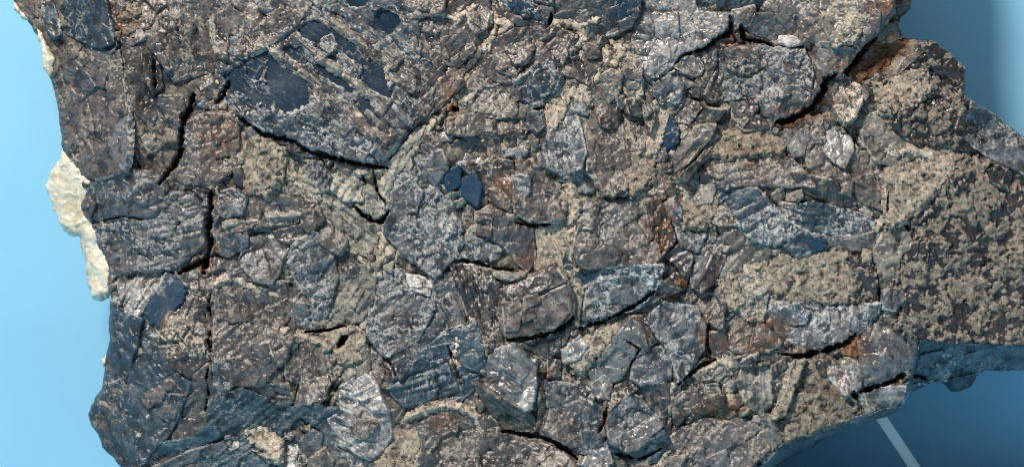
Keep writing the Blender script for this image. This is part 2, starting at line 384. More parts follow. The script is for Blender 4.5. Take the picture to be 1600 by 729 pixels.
SHAPES = []                      # for finding what is still uncovered
nseed = [0]
def piece(t, h, gx, gy, shape, ang=None, sa=None, cr=None, step=1.6, edge=None, bev=.8, bw=2.0, line=None, name=None, label=None, val=None, mat=None, smooth=0, grow=2.1, wall=6.0, holes=None, tilt=True):
    nseed[0] += 1; seed = nseed[0]
    if t == 'S' and smooth > 1: t = 'A'; smooth = 0
    if t in 'TP' and edge is None and not line: edge = 2.6; wall = 1.6; bev = .4
    if t == 'S' and edge is None:
        piece('A', h + .5, gx, gy, shape, grow=4.5, edge=2.0, bev=.2, cr=.6, wall=2.0, name='ore_crystal')
    if t == 'S' and edge is None: edge = 2.4; bev = .2; h = h + 1.0
    h = h * 0.68
    r = random.Random(seed * 77)
    p = pts(shape) if isinstance(shape, str) else shape
    m = 9.0
    mm = m + (line or 0)
    x0, y0 = p.min(axis=0) - mm; x1, y1 = p.max(axis=0) + mm
    X, Y = np.meshgrid(np.arange(x0, x1, step), np.arange(y0, y1, step), indexing='ij')
    if line:
        q, tt = linedist(p, X, Y)
        d = line * (0.45 + 0.45 * np.sin(np.pi * np.clip(tt, .05, .95)) + 1.9 * gn(X / 16, Y / 16, seed)) - q
    else:
        d = sdf(p, X, Y)
    e = (0.7 if edge is None else edge)
    d = d + e * (1.5 * gn(X / 17, Y / 17, seed) + 2.4 * gn(X / 7, Y / 7, seed + .5) + 1.4 * gn(X / 3.6, Y / 3.6, seed + .7))
    if not line: SHAPES.append(p); d = d + grow
    if holes:
        for hp in holes:
            hq = sdf(pts(hp), X, Y)
            d = np.minimum(d, -hq - 4.0 + 1.6 * gn(X / 7, Y / 7, seed + 3) + 3.2 * gn(X / 11, Y / 11, seed + 4) + 1.2 * gn(X / 3.4, Y / 3.4, seed + 6))
    do = samp(ROUT, X, Y) - 0.4
    keep = (d > -m) & (do > -6)
    if keep.sum() < 12: return None
    used, f = grid_faces(keep)
    if len(f) == 0: return None
    X = X[used]; Y = Y[used]; d = d[used]; do = do[used]
    cx, cy = p.mean(axis=0)
    if tilt and t != 'S' and abs(gy) < .3 and t != 'U' and len(SHAPES) > 0:      # every crystal lies at its own slant
        ext = max(np.ptp(p[:, 0]), np.ptp(p[:, 1])); kk = min(1, 70 / ext)
        gx += kk * r.uniform(-.22, .22); gy += kk * r.uniform(-.20, .22); h += kk * r.uniform(-3, 4)
    if ang is None and t in 'GBDLANK' and r.random() < .45:
        ang = r.choice([38, -52, 70, -20, 82, 15, -35]) + r.uniform(-8, 8); sa = sa or r.uniform(.5, 1.2)
    dh, cru, drk = relief(t, X, Y, seed, ang, sa, cr)
    if t not in 'SUR' and not line:      # pale dust caught along stretches of the seams
        cru = np.maximum(cru, .85 * (1 - ss(.5, 3.2, d + 1.5 * gn(X / 5, Y / 5, 51))) * ss(.02, .14, gn(X / 34, Y / 34, 50)))
    if smooth: dh = dh * smooth
    z = macro(X, Y) + h + gx * (X - cx) + gy * (Y - cy) + dh
    z = z - bev * np.exp(-np.maximum(d, 0) / bw) - wall * np.maximum(0, -d)
    z = z - carve(X, Y)
    rr = 12.0
    dd = np.clip(do, 0, rr)
    z = z - (rr - np.sqrt(np.maximum(0, rr * rr - (rr - dd) ** 2))) - 5.0 * np.maximum(0, -do)
    # whatever is past the outline is pulled back onto it
    g = np.minimum(do, 0)
    X2 = X - g * samp(RGX, X, Y); Y2 = Y - g * samp(RGY, X, Y)
    co = np.stack([(X2 - CX) * S, -z * S, (CY - Y2) * S], 1)
    ru = rustf(X, Y) * (0 if t in 'TP' and False else 1)
    v = r.uniform(.25, .75) if val is None else .5 + (val - .5) * 1.15
    mask = np.stack([cru, ru, drk, np.full(X.shape, v)], 1)
    o = add_mesh(name or NAMES[t], co, f, mat or MAT[t], mask, np.array(W(cx, cy, float(np.median(z)))))
    if label: o['label'] = label
    return child(o)

# ------------------------------------------------------------------ rock body (the matrix everything sits in)
def body():
    st = 3.0
    X, Y = np.meshgrid(np.arange(-110, 1830, st), np.arange(-460, 800, st), indexing='ij')
    do = samp(ROUT, X, Y) - 2.0
    used, f = grid_faces(do > -st * 1.3)
    X = X[used]; Y = Y[used]; do = do[used]
    dh, cru, drk = relief('G', X, Y, 500, cr=.55)
    M = macro(X, Y)
    rr = 16.0; dd = np.clip(do, 0, rr)
    rim = rr - np.sqrt(np.maximum(0, rr * rr - (rr - dd) ** 2))
    zf = M - 5 + dh * 1.4 - rim - 0.9 * carve(X, Y)
    zb = M - 9 - rr - 215 * (1 - np.exp(-np.maximum(do, 0) / 60)) + 14 * fbm(X / 60, Y / 60, 5)
    edge = do <= 0
    zf = np.where(edge, M - 9 - rr - 8, zf)
    g = np.minimum(do, 0)
    X2 = X - g * samp(RGX, X, Y); Y2 = Y - g * samp(RGY, X, Y)
    n = len(X)
    bi = np.arange(n); inner = ~edge
    bi[inner] = n + np.arange(inner.sum())
    co = np.concatenate([np.stack([(X2 - CX) * S, -zf * S, (CY - Y2) * S], 1),
                         np.stack([(X2 - CX) * S, -zb * S, (CY - Y2) * S], 1)[inner]])
    mask = np.stack([cru, rustf(X, Y), drk, np.full(n, .42)], 1)
    mask = np.concatenate([mask, mask[inner]])
    fb = bi[f][:, ::-1]
    degenerate = edge[f].all(axis=1)
    child(add_mesh('rock_matrix', co, np.concatenate([f[~degenerate], fb[~degenerate]]), MAT['M'], mask, np.array(W(760, 300, -100))))
body()

# ------------------------------------------------------------------ pieces of the rock
P = piece
# --- left flank; the blue light it catches is put into slate ore
P('G', 0, .12, .05, '-60,-120 60,-60 110,40 165,62 186,80 196,140 203,235 190,270 150,280 120,272 86,225 70,130 48,55 0,0', cr=.3, val=.5, label='brown mottled left flank of the rock')
P('L', 12, .4, .1, '172,66 190,74 198,150 205,236 196,262 176,240 160,190 158,130', ang=84, sa=.6, cr=.25, val=.3, bev=2, wall=1.5, edge=2, name='ridge', label='pale glinting ridge of the left flank')  # sheen band along the ridge is put into this paler ore
P('A', 6, .25, -.1, '0,-80 150,-70 168,20 178,66 158,74 128,64 92,46 50,22', cr=.25, ang=60, sa=1.0, val=.3)
P('S', 11, .1, -.1, '52,-10 72,0 82,30 84,52 74,55 62,40', cr=.2, val=.7, smooth=2)
P('A', 9, .1, -.1, '108,40 150,30 182,72 172,82 140,82', cr=.3, val=.3)
P('G', -8, -.3, .05, '190,56 232,62 262,132 286,150 284,226 254,272 222,266 206,232 200,140', cr=.35, val=.32, bev=6)
P('D', -3, -.2, .1, '222,62 246,72 252,132 240,150 226,110', ang=80, sa=2, val=.5)
P('G', 2, .05, .02, '140,-90 335,-90 350,40 332,112 272,128 246,88 214,54 172,40', cr=.3, val=.5, label='brown block cut by short upright cracks')
P('L', 8, .1, .3, '184,54 196,46 224,48 226,60 208,70 192,66', cr=.3, val=.4)
P('T', 7, .1, .3, '186,10 206,4 214,20 198,27 188,24', cr=.2, val=.35)
P('T', 6, .1, .2, '188,40 206,34 214,46 196,50', cr=.2, val=.35)
P('D', -4, .1, .1, '268,118 330,108 348,128 338,152 300,158 276,160', cr=.5, val=.6)
P('G', -4, .1, .0, '246,150 284,150 290,176 282,240 262,270 248,240', cr=.3, val=.42)
P('N', 0, .0, .2, '222,214 246,210 250,232 232,240', cr=.2)
# --- the big plate
PLATE = '320,-80 640,-90 655,60 655,180 610,236 592,252 560,250 520,238 470,226 420,206 384,186 356,150 344,120 352,60'
P('S', 15, .0, .0, PLATE, edge=.8, bev=5, bw=6, cr=.15, ang=38, sa=.3, label='dark blue mirror-smooth plate seen through windows in the grey layer')
WIN = ['421,90 434,99 486,136 481,160 468,169 450,176 440,173 430,150 419,124', '384,96 404,86 414,108 404,126 390,122', '398,82 416,80 426,92 410,95', '520,40 534,48 570,78 572,99 555,94 540,80 526,60',
       '468,42 500,36 514,50 494,66 474,60', '446,78 470,74 478,98 460,102', '498,95 516,100 553,130 547,140 520,127 502,112', '572,98 604,102 607,152 592,144 564,124', '556,160 575,157 582,176 606,206 592,208 574,190 560,174',
       '592,18 614,14 626,34 610,50 586,40', '534,-14 562,-18 570,6 548,10', '352,118 378,104 392,128 410,160 400,172 376,156 358,138', '404,128 424,134 434,166 448,188 424,190 404,168', '470,196 520,214 512,224 474,214', '560,208 584,222 576,236 552,226']
P('B', 21.5, .0, .0, PLATE, ang=38, sa=2.2, cr=.5, val=.55, bev=.5, bw=3, edge=.8, wall=2.5, holes=WIN, tilt=False, grow=1.5, label='broad grey striped layer of the big plate, broken by blue windows')
P('G', 24, .02, .05, '330,-60 480,-70 478,20 462,40 430,66 396,80 352,98 338,60', cr=.6, val=.6, tilt=False, wall=1.5)
P('A', 22.5, .0, -.03, '372,150 400,170 440,176 480,178 540,206 590,230 588,250 540,244 470,222 412,200', cr=1.0, val=.5, tilt=False, wall=1.5, edge=3, holes=WIN[:1])
P('G', 24, .03, .10, '494,14 540,28 580,60 622,92 646,112 646,140 616,122 590,98 566,74 530,46 500,34', ang=38, sa=1.4, cr=.2, val=.42, tilt=False, wall=1.5, edge=1.4, holes=WIN)
P('G', 24, .0, .08, '424,84 440,84 500,130 556,170 616,212 604,222 556,196 486,146', ang=38, sa=1.6, cr=.5, val=.68, tilt=False, wall=1.3, edge=1.2, holes=WIN)
P('G', 20, .03, .06, '560,-70 650,-70 700,-20 690,20 640,30 600,10', cr=.5, val=.55)
# --- right of the plate
P('G', 12, -.05, .05, '640,-80 762,-80 764,20 756,76 734,106 700,140 664,180 646,196 640,120', cr=.3, val=.45, ang=-45, sa=.8)
P('D', 17, .1, .1, '730,16 752,4 768,22 766,40 744,50 734,38', ang=40, sa=1.6, val=.8)
P('G', 16, .0, .1, '650,10 690,6 704,40 694,70 664,66 646,40', cr=.25, val=.42)
P('G', 15, .2, .1, '690,60 730,52 742,78 716,104 694,100', ang=-45, sa=1.2, val=.5)
P('B', 14, .0, -.1, '646,76 668,84 676,104 652,120 644,100', cr=.3, val=.2)
P('S', 14, .1, .0, '650,132 664,130 680,150 664,162 648,154', val=.7, cr=.3)
P('G', 13, .3, .05, '664,150 716,120 722,130 690,166 662,186 646,196 642,180', ang=-48, sa=1.8, val=.55)
P('G', 8, -.25, -.1, '704,132 722,118 716,140 702,164 694,176 690,168', ang=-55, sa=1.2, name='wedge_crystal', val=.5)
P('B', 10, .05, -.05, '762,-80 862,-80 864,20 852,44 806,40 776,32 766,12', cr=.2, ang=38, sa=1.2, val=.4)
P('S', 16, .05, -.1, '786,-12 806,-8 838,20 822,22 800,10', val=.9)
P('B', 12, .0, -.2, '864,-80 1002,-80 998,20 986,42 962,54 934,60 912,40 884,30 864,30', cr=.2, ang=-20, sa=1.0, val=.35)
P('S', 18, .0, -.2, '970,-20 994,0 992,24 966,28 960,10', val=.6, cr=.3)
P('G', 6, .05, .05, '742,86 800,46 862,40 902,56 890,76 872,112 834,112 806,130 774,128 748,112', cr=.25, val=.46)
P('D', 11, .1, .15, '784,54 806,50 836,72 822,96 806,104 788,88', cr=.3, val=.7)
P('G', 11, .0, .1, '780,84 806,98 812,106 806,122 778,108', ang=25, sa=1, val=.6)
P('S', 10, .05, -.12, '806,128 830,112 866,96 872,116 868,132 856,146 838,164 818,152', val=.75, cr=.15, label='blue slab between brown blocks')
P('S', 13, .05, -.2, '808,122 840,102 846,106 820,128 808,134', val=.35, edge=.4)
P('D', 4, .0, .05, '886,78 904,62 934,64 950,94 938,114 920,132 896,120 874,112', cr=.25, val=.75)
P('G', 9, .1, .1, '912,68 934,72 938,88 918,90', ang=20, sa=1, val=.5)
P('G', 3, .1, .06, '742,112 776,128 808,164 806,182 768,184 736,172 716,152', cr=.6, val=.6)
P('G', 2, .0, .05, '700,186 744,174 800,184 824,180 826,204 770,208 724,212 700,208', cr=.5, val=.5)
P('D', -2, .0, -.3, '702,224 740,212 800,204 824,206 806,226 768,238 724,236', cr=.3, val=.3, name='dark_crystal')
P('B', 4, .0, .0, '824,160 846,168 850,196 838,210 824,196', cr=.3, val=.5)
P('T', -4, .05, .1, '872,118 920,132 918,160 890,152 876,186 856,212 850,182 858,150', cr=.7, val=.75)
P('B', 8, .12, .05, '886,150 904,188 914,238 906,264 876,272 856,262 848,232 860,200 874,172', cr=.45, val=.85)
P('N', 8, .1, .08, '922,122 956,110 972,118 966,150 952,160 930,164 918,150', cr=.4, ang=85, sa=1, val=.7)
P('N', 10, .05, .1, '974,122 994,116 1004,126 1004,148 988,152 978,144', cr=.4, ang=-10, sa=1.0, val=.85)
P('D', 8, .05, .1, '940,162 962,158 970,180 958,202 938,196 934,176', cr=.3, val=.7)
P('D', 8, .05, .1, '978,158 1000,150 1010,168 1000,182 980,178', cr=.3, val=.7)
P('G', 2, .05, .04, '914,166 934,170 940,200 984,184 1012,186 1006,230 980,262 978,304 944,304 918,266', cr=.9, val=.5)
P('G', 6, .0, .1, '1002,132 1018,140 1024,176 1016,206 1006,176', ang=75, sa=1.4, val=.5)
P('D', 4, .0, .0, '926,268 960,258 972,276 966,300 940,304', cr=.4, val=.8)
P('T', 0, .0, .1, '968,200 1010,196 1024,240 1010,290 984,300 974,262', cr=.5, val=.45)
P('B', 3, .1, .1, '892,270 910,252 930,278 928,300 906,300 894,288', cr=.4, val=.7, ang=50, sa=1.2)
# --- upper middle right
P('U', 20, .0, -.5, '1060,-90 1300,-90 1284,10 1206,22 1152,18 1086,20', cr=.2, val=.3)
P('L', 9, .03, .1, '1000,-60 1060,-60 1090,20 1142,24 1134,44 1104,68 1062,84 1046,104 1022,122 1002,108 992,50', cr=.5, val=.65, label='pale grey glittering block')
P('L', 14, .1, .15, '1022,24 1056,20 1060,60 1048,92 1030,104 1020,70', cr=.3, val=.8)
P('B', 13, .0, .0, '1000,40 1018,36 1020,80 1004,86 996,60', cr=.2, val=.7)
P('G', 3, .1, .1, '952,60 990,50 1004,104 1000,126 972,118 950,92', cr=.6, val=.5)
P('G', 6, .1, .0, '1004,108 1026,122 1044,112 1044,122 1020,132 1008,122', cr=.3)
P('B', 22, .1, .0, '1144,18 1176,10 1184,26 1170,42 1156,46 1147,36', cr=.2, val=.75, bev=9, bw=8, label='rounded grey knob above the dark gap')
P('B', 6, .0, -.2, '1178,24 1220,22 1256,26 1254,40 1228,66 1206,62 1170,48', cr=.5, val=.5)
P('L', 9, .1, .2, '1218,58 1240,60 1250,68 1232,72 1220,66', val=.9)
P('G', 26, .03, -.02, '1186,-80 1396,-80 1394,20 1366,58 1344,76 1330,102 1312,120 1288,120 1276,100 1276,68 1256,60 1238,28 1190,20', cr=.5, val=.85, bev=10, bw=8, label='big overhanging grey tan block above the rust hollow')
P('N', 31, .05, .1, '1282,-40 1340,-40 1352,20 1336,66 1300,76 1282,40', cr=.6, val=.75)
P('B', 30, .0, -.15, '1280,68 1330,66 1340,78 1326,98 1304,114 1288,112', cr=.3, val=.8)
P('R', 29, .2, -.1, '1350,-40 1390,-40 1390,16 1372,40 1354,44 1346,10', cr=.3, val=.9, mat=MAT['G'])
P('D', 10, .1, -.3, '1394,-60 1424,-30 1424,14 1408,28 1394,20', cr=.4, val=.6)
P('D', 0, .0, -.1, '1374,40 1404,36 1413,56 1390,66 1366,64', cr=.2, val=.9)
P('B', 10, .02, .03, '1128,72 1204,74 1256,80 1268,110 1264,150 1236,188 1214,190 1188,176 1178,152 1132,156 1116,130', cr=.75, val=.5)
P('G', 11, -.25, .05, '1254,80 1278,96 1290,118 1286,142 1262,166 1252,150 1262,120', cr=.15, val=.55, bev=6)
P('G', 16, .0, .1, '1134,78 1186,76 1200,100 1170,116 1138,110', ang=88, sa=1.4, cr=.8, val=.55)
P('B', 16, .0, -.1, '1212,152 1258,146 1252,164 1236,184 1216,186', cr=.4, val=.6)
P('D', 16, .0, .0, '1222,94 1238,94 1236,116 1222,112', val=.8)
P('G', 8, .15, .15, '1054,104 1074,86 1096,80 1110,86 1096,114 1082,120', ang=60, sa=.9, val=.8, cr=.1)
P('G', 12, .3, .0, '1078,142 1108,94 1118,100 1096,152 1084,150', ang=-60, sa=2, val=.4)
P('G', 13, -.2, .1, '1100,148 1118,106 1130,116 1128,152 1112,156', ang=-65, sa=2, val=.4)
P('B', 8, .1, .1, '1022,126 1054,112 1068,134 1060,160 1032,164 1022,146', cr=.5, val=.6)
P('T', 0, .2, .2, '1024,162 1052,166 1034,214 1026,236 1014,240 1022,200', cr=.8, val=.75, smooth=.5)
P('S', 10, .3, -.1, '1048,180 1060,202 1059,222 1046,232 1030,240 1036,212', val=.6, edge=.4, bev=3, bw=3, label='small dark blue pointed prism')
P('G', 7, .1, .1, '1062,152 1090,160 1096,168 1078,192 1062,190', cr=.15, val=.75)
P('G', 8, .2, .1, '1058,194 1082,192 1068,214 1058,216', val=.85, cr=.1)
P('D', 14, .0, -.3, '1082,194 1104,170 1132,174 1122,188 1098,196', ang=-20, sa=1.4, val=.6, edge=.5)
P('N', 11, .3, -.1, '1090,196 1116,196 1108,218 1078,252 1056,268 1052,250 1066,220', ang=-48, sa=1.0, val=.5, edge=.5, label='grey green prism leaning right')
P('G', 14, -.35, .1, '1136,178 1146,186 1112,236 1074,280 1062,276 1088,240 1112,206', ang=-52, sa=2, val=.5, edge=.5)
P('G', 8, .1, .2, '1140,156 1180,152 1184,170 1160,196 1146,184', val=.6, cr=.3)
P('D', 8, .0, .0, '1152,196 1178,174 1196,190 1200,200 1164,204', val=.75, cr=.4)
P('T', 4, .0, .1, '1126,206 1180,200 1224,206 1228,222 1216,240 1180,236 1132,246 1112,236', cr=.2, val=.45)
P('G', 5, .0, .1, '1096,266 1118,232 1180,236 1240,250 1272,292 1200,288 1120,292', cr=.4, val=.75)
P('T', 7, .0, .1, '1160,218 1226,214 1222,232 1192,240 1166,236', cr=.3, val=.5)
P('L', 10, .15, .1, '1226,202 1256,188 1270,206 1254,240 1240,246 1226,222', cr=.1, val=.5, sa=.2, smooth=.6)
P('L', 11, .1, .1, '1280,206 1300,196 1328,206 1332,236 1318,262 1298,250 1284,230', cr=.1, val=.62, smooth=.5, label='smooth pale grey facet under the rust crack')
P('G', 6, .1, .1, '1262,196 1284,188 1290,240 1300,270 1290,288 1266,262 1256,240', val=.75, cr=.2)
P('G', 5, .1, .05, '1300,262 1336,236 1356,262 1380,310 1384,330 1350,316 1310,300', val=.6, cr=.4)
P('D', 5, .0, -.2, '1236,272 1300,282 1344,318 1310,322 1256,300', val=.7, cr=.3)
P('R', 4, .0, .0, '1180,252 1200,246 1210,272 1190,284', val=.8)
P('N', 3, .0, .1, '1082,276 1108,262 1118,290 1110,316 1088,320 1076,300', val=.85, cr=.4)
P('D', 8, .2, 0, '1092,258 1116,284 1096,282', val=.6, edge=.4)
# --- right block and rust hollow
P('R', -3, .0, .06, '1300,132 1322,104 1352,76 1402,56 1434,60 1412,84 1388,104 1340,126 1318,140', val=.4, edge=2.0, wall=1.5, label='rust brown hollow')
P('R', -4, .0, .04, '1214,196 1262,160 1296,126 1322,122 1304,152 1274,182 1230,202', val=.4, edge=2.0, wall=1.5)
P('G', 8, .1, .15, '1298,140 1322,124 1344,132 1346,156 1332,186 1318,192 1304,168', cr=.95, val=.95)
P('P', 9, .05, .1, '1390,108 1432,62 1456,64 1498,88 1512,104 1508,146 1500,206 1470,224 1430,220 1396,196 1386,150', cr=.02, val=.35, bev=4)
P('T', 13, .1, .15, '1376,150 1394,122 1424,104 1446,112 1450,140 1428,160 1396,176 1380,172', cr=.3, val=.6, ang=-35, sa=1.2, smooth=.8)
P('P', 14, -.1, .0, '1442,72 1462,66 1497,90 1512,106 1508,136 1484,122 1456,104', cr=-.25, val=.4)
P('D', 16, .0, .0, '1412,96 1426,86 1440,104 1430,108', val=.6)
P('G', 17, .4, .3, '1402,104 1440,70 1456,62 1460,68 1428,92 1406,112', val=.6, edge=.4)
P('D', 13, .0, -.1, '1390,166 1400,184 1418,190 1436,210 1440,226 1418,218 1398,202', cr=.05, val=.35, label='black streak on the right block')
P('P', 14, .0, .0, '1392,160 1420,150 1448,160 1444,182 1412,186', cr=-.15, val=.4)
P('P', 14, .0, .0, '1458,166 1496,140 1506,150 1500,200 1480,206 1462,186', cr=-.22, val=.4)
P('N', 6, .1, .1, '1342,182 1388,170 1398,206 1420,224 1440,240 1400,262 1366,250 1346,214', cr=.3, val=.6)
P('P', 10, .0, .0, '1490,205 1520,200 1545,224 1540,236 1500,236 1488,222', cr=-.3, val=.3)
P('B', 4, -.1, .1, '1500,140 1530,158 1566,178 1602,202 1700,260 1740,330 1620,280 1540,240 1505,215', cr=.5, val=.62, label='blue grey flank falling away behind the right block')
P('P', 6, .0, .0, '1456,246 1500,226 1560,238 1620,250 1745,320 1790,420 1745,545 1600,538 1540,532 1436,530 1396,512 1410,480 1388,446 1414,414 1396,388 1428,358 1408,330 1444,296', val=.5, cr=.02, edge=3,
  label='wide cream and dark pitted crust on the right')
P('T', 11, .05, .1, '1388,262 1420,236 1468,224 1490,240 1486,268 1456,300 1420,336 1392,352 1384,320', cr=.35, val=.62, smooth=.8, label='smooth tan crust beside the pitted area')
P('G', 16, .3, .1, '1420,350 1446,318 1456,322 1436,346', ang=-40, sa=1.2, val=.5)
P('D', 12, .0, .0, '1408,410 1440,390 1466,384 1476,400 1466,420 1480,440 1470,458 1440,450 1410,440', cr=.15, val=.35)
P('D', 13, .0, .0, '1546,266 1560,260 1570,272 1564,290 1550,284', cr=.1, val=.4)
P('D', 12, .0, .0, '1480,274 1506,270 1510,290 1490,298', cr=.2, val=.5)
P('P', 9, .0, .0, '1426,500 1480,470 1560,480 1610,500 1610,536 1430,528', cr=-.2, val=.4)
P('N', 6, .1, .05, '1362,394 1384,356 1410,352 1424,378 1404,404 1396,440 1404,486 1384,490 1376,440', cr=.3, val=.7)
P('B', 7, .1, .0, '1378,430 1404,430 1410,470 1396,486 1380,480', cr=.2, val=.85, ang=80, sa=.8)
P('N', 4, .0, .1, '1376,486 1420,488 1440,520 1400,516 1360,530', cr=.4, val=.75)
# --- left, below the calcite
P('B', 8, .1, .0, '116,320 122,300 132,284 126,272 190,262 250,272 264,296 244,338 190,344 140,350 124,340', cr=.4, val=.4, ang=-20, sa=.5, bev=7)
P('B', 12, .2, .1, '118,318 134,306 146,318 136,340 124,338', val=.35, cr=.3, bev=6)
P('B', 10, .05, .02, '138,352 190,344 244,340 268,300 300,302 324,332 324,378 284,416 226,424 168,432 152,396', cr=.65, val=.42, bev=7)
P('B', 14, .05, -.1, '232,316 270,306 284,330 270,362 240,366 228,340', cr=.4, val=.35)
P('L', -4, .15, .2, '176,436 230,418 262,424 240,460 214,498 196,486', ang=-55, sa=3.0, cr=.7, val=.6, name='striated_crystal', label='white and grey striated crystal on the left edge')
P('S', 3, .05, .05, '264,428 282,440 292,456 284,472 254,510 236,504 224,490 240,462', val=.75, label='smooth steel blue face near the left edge')
P('S', 0, .15, -.05, '166,470 196,486 222,498 214,540 196,590 178,604 150,606 160,566 167,528', val=.5, cr=.15, smooth=3)
P('D', 7, .0, .05, '254,500 290,442 324,430 329,560 296,592 266,572 250,532', cr=.65, val=.6, bev=8, label='dark rough block beside the upright crack')
P('A', 4, .15, .0, '222,500 250,520 266,574 296,596 280,650 250,692 200,745 150,700 130,650 150,606 196,590 214,545', cr=.12, val=.5, ang=60, sa=.8)  # blue light on this left-facing lump is put into its ore
P('G', 8, .1, .1, '214,540 262,580 284,610 272,660 232,640 206,596', cr=.3, val=.45)
P('G', 10, .05, .0, '286,600 328,566 332,640 306,682 270,684 274,636', cr=.1, ang=-30, sa=.8, val=.45, smooth=.7)
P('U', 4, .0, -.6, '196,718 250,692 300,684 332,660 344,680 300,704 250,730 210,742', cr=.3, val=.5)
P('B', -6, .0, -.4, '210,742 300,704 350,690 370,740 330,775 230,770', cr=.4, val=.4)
# --- block right of the tall crack
P('G', 8, .1, .08, '290,186 328,174 352,172 372,196 382,250 352,276 334,292 296,290 272,282 284,250', cr=.5, val=.55, bev=7)
P('G', 12, .1, .1, '330,182 360,178 372,200 374,240 340,246 330,220', ang=70, sa=2.2, cr=.1, val=.65, label='rust tinted striated piece')
P('T', 4, .05, .1, '376,206 400,216 432,240 430,290 416,306 386,300 380,256', cr=.3, val=.45)
P('T', 6, .05, .1, '396,216 426,224 440,250 436,280 410,284', cr=.6, val=.6)
P('D', 10, .0, .0, '364,264 376,260 382,280 376,292 366,284', val=.5)
P('B', 6, .05, .02, '340,300 364,296 384,308 378,334 350,340 336,324', cr=.3, val=.6)
P('G', 4, .05, .05, '290,292 336,292 346,330 336,350 332,300', cr=.3, val=.5)
P('G', 4, .0, .05, '380,300 430,304 494,316 506,344 480,364 420,362 346,358 346,342 384,330', cr=.35, val=.42)
P('G', 9, .0, .3, '350,352 420,338 466,338 466,346 420,352 356,362', ang=-8, sa=3, val=.5, edge=.5)
P('D', 7, .0, .0, '426,362 470,352 476,372 450,382 440,380', val=.8, cr=.15)
P('K', -10, .0, .05, '428,232 462,244 500,250 560,258 604,264 606,300 596,346 562,344 530,318 492,304 462,302 434,282', ang=20, cr=.7, val=.65, sa=1.8, label='pale crinkled layer under the plate rim')
P('K', -4, .0, .1, '516,270 560,266 572,290 566,314 536,312 520,296', ang=-60, cr=.7, val=.8, sa=2.0)
P('B', -2, .05, .0, '464,288 484,250 500,252 514,276 512,296 496,306 478,300', ang=-62, sa=3.0, cr=.5, val=.4, label='folded blue piece in the pale layer')
P('K', -6, .0, .05, '500,308 540,322 566,342 596,350 590,382 572,400 544,384 520,350 500,336', ang=45, sa=2.4, cr=.8, val=.5)
P('G', 2, .0, .05, '490,340 520,346 540,376 528,398 500,380 486,360', cr=.5, val=.5)
P('D', 0, .1, .0, '520,384 548,390 572,410 584,420 560,430 534,430 520,412', cr=.7, val=.6, ang=55, sa=2)
P('B', 10, .05, .0, '340,368 384,358 386,384 356,402 340,394', cr=.2, val=.5, ang=None)
P('B', 11, .05, .05, '384,374 424,360 452,388 442,412 424,442 398,438 372,412', cr=.12, val=.45, smooth=.6, label='blue grey hexagonal crystal face')
P('B', 10, .05, .05, '456,384 490,360 520,392 526,432 516,464 492,476 464,440 450,410', cr=.6, val=.6)
P('K', 2, .25, -.1, '520,464 532,426 560,414 592,410 582,470 566,500 520,512 496,506 506,484', ang=-62, sa=3.0, cr=.5, val=.42, label='steeply striated pale and dark slab')
P('B', 6, .0, -.1, '454,470 492,478 516,468 510,490 490,514 470,510 450,490', cr=.8, val=.5)
P('G', 7, .02, .04, '334,404 372,412 396,440 450,440 460,470 450,500 430,520 390,500 340,500 334,450', cr=.5, val=.45)
P('B', 11, .0, .0, '350,408 372,410 378,424 360,430', cr=.3, val=.7)
P('G', 8, .0, .05, '334,500 392,500 436,520 456,534 444,560 410,600 372,602 340,580', cr=.25, val=.5)
P('D', 13, .0, .05, '394,532 420,534 428,560 410,580 392,570', cr=.25, val=.9)
P('B', 6, .0, .05, '334,500 346,520 352,560 372,600 352,612 332,622 336,560', cr=.35, val=.6)
P('G', 9, .05, .02, '440,536 476,532 530,552 538,572 516,600 500,630 460,632 466,600 448,590', ang=78, sa=1.8, cr=.4, val=.5)
P('G', 12, .1, .0, '466,600 480,580 506,600 510,620 474,632 458,630', cr=.3, val=.75)
P('G', 10, .0, .05, '372,600 412,600 450,600 460,630 440,630 400,616', cr=.2, val=.55)
P('D', 10, .0, .0, '444,520 460,520 464,532 448,536', val=1)
P('T', 2, .0, .2, '438,512 476,520 530,512 560,510 572,524 560,560 540,566 526,548 490,532 456,530', cr=.4, val=.5)
P('N', 12, .1, .0, '546,530 560,520 572,536 578,570 574,592 548,600 532,592 538,560', cr=.15, val=.7, bev=8, bw=8, smooth=.7)
# --- lower left, blue band and pale crystals
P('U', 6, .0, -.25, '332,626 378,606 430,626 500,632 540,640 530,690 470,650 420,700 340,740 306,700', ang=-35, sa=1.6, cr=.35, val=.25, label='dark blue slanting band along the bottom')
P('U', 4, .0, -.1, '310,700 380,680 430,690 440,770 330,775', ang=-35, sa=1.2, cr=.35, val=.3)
P('T', 10, .1, .2, '384,670 410,670 438,690 436,716 420,700 396,690', cr=.5, val=.75)
P('G', 8, .2, .0, '396,688 424,694 432,718 420,720 404,706', val=.7)
P('L', 9, .1, .2, '346,698 372,684 376,694 352,708', cr=.8, val=.8)
P('L', 8, .2, .2, '438,690 462,680 468,700 458,722 484,740 450,770 436,740', cr=.7, val=.75)
P('B', 12, .1, -.1, '468,690 490,672 504,680 500,700 482,712 470,706', cr=.3, val=.55, smooth=.5, edge=.5)
P('G', 10, .0, .1, '484,716 508,700 520,720 510,760 480,760', cr=.2, val=.6)
P('B', 4, .2, -.2, '500,650 520,640 530,700 552,712 560,760 520,740 504,690', cr=.3, val=.6, smooth=.6)
P('L', 14, .02, .05, '514,654 534,640 530,606 560,586 580,582 602,632 612,682 596,704 578,716 540,698 530,694', cr=.45, ang=30, sa=1.4, val=.72, label='pale glittering block at the bottom')
P('L', 20, .1, .1, '546,598 572,582 588,602 604,640 584,640 560,620', cr=.3, ang=-25, sa=2.2, val=.85)
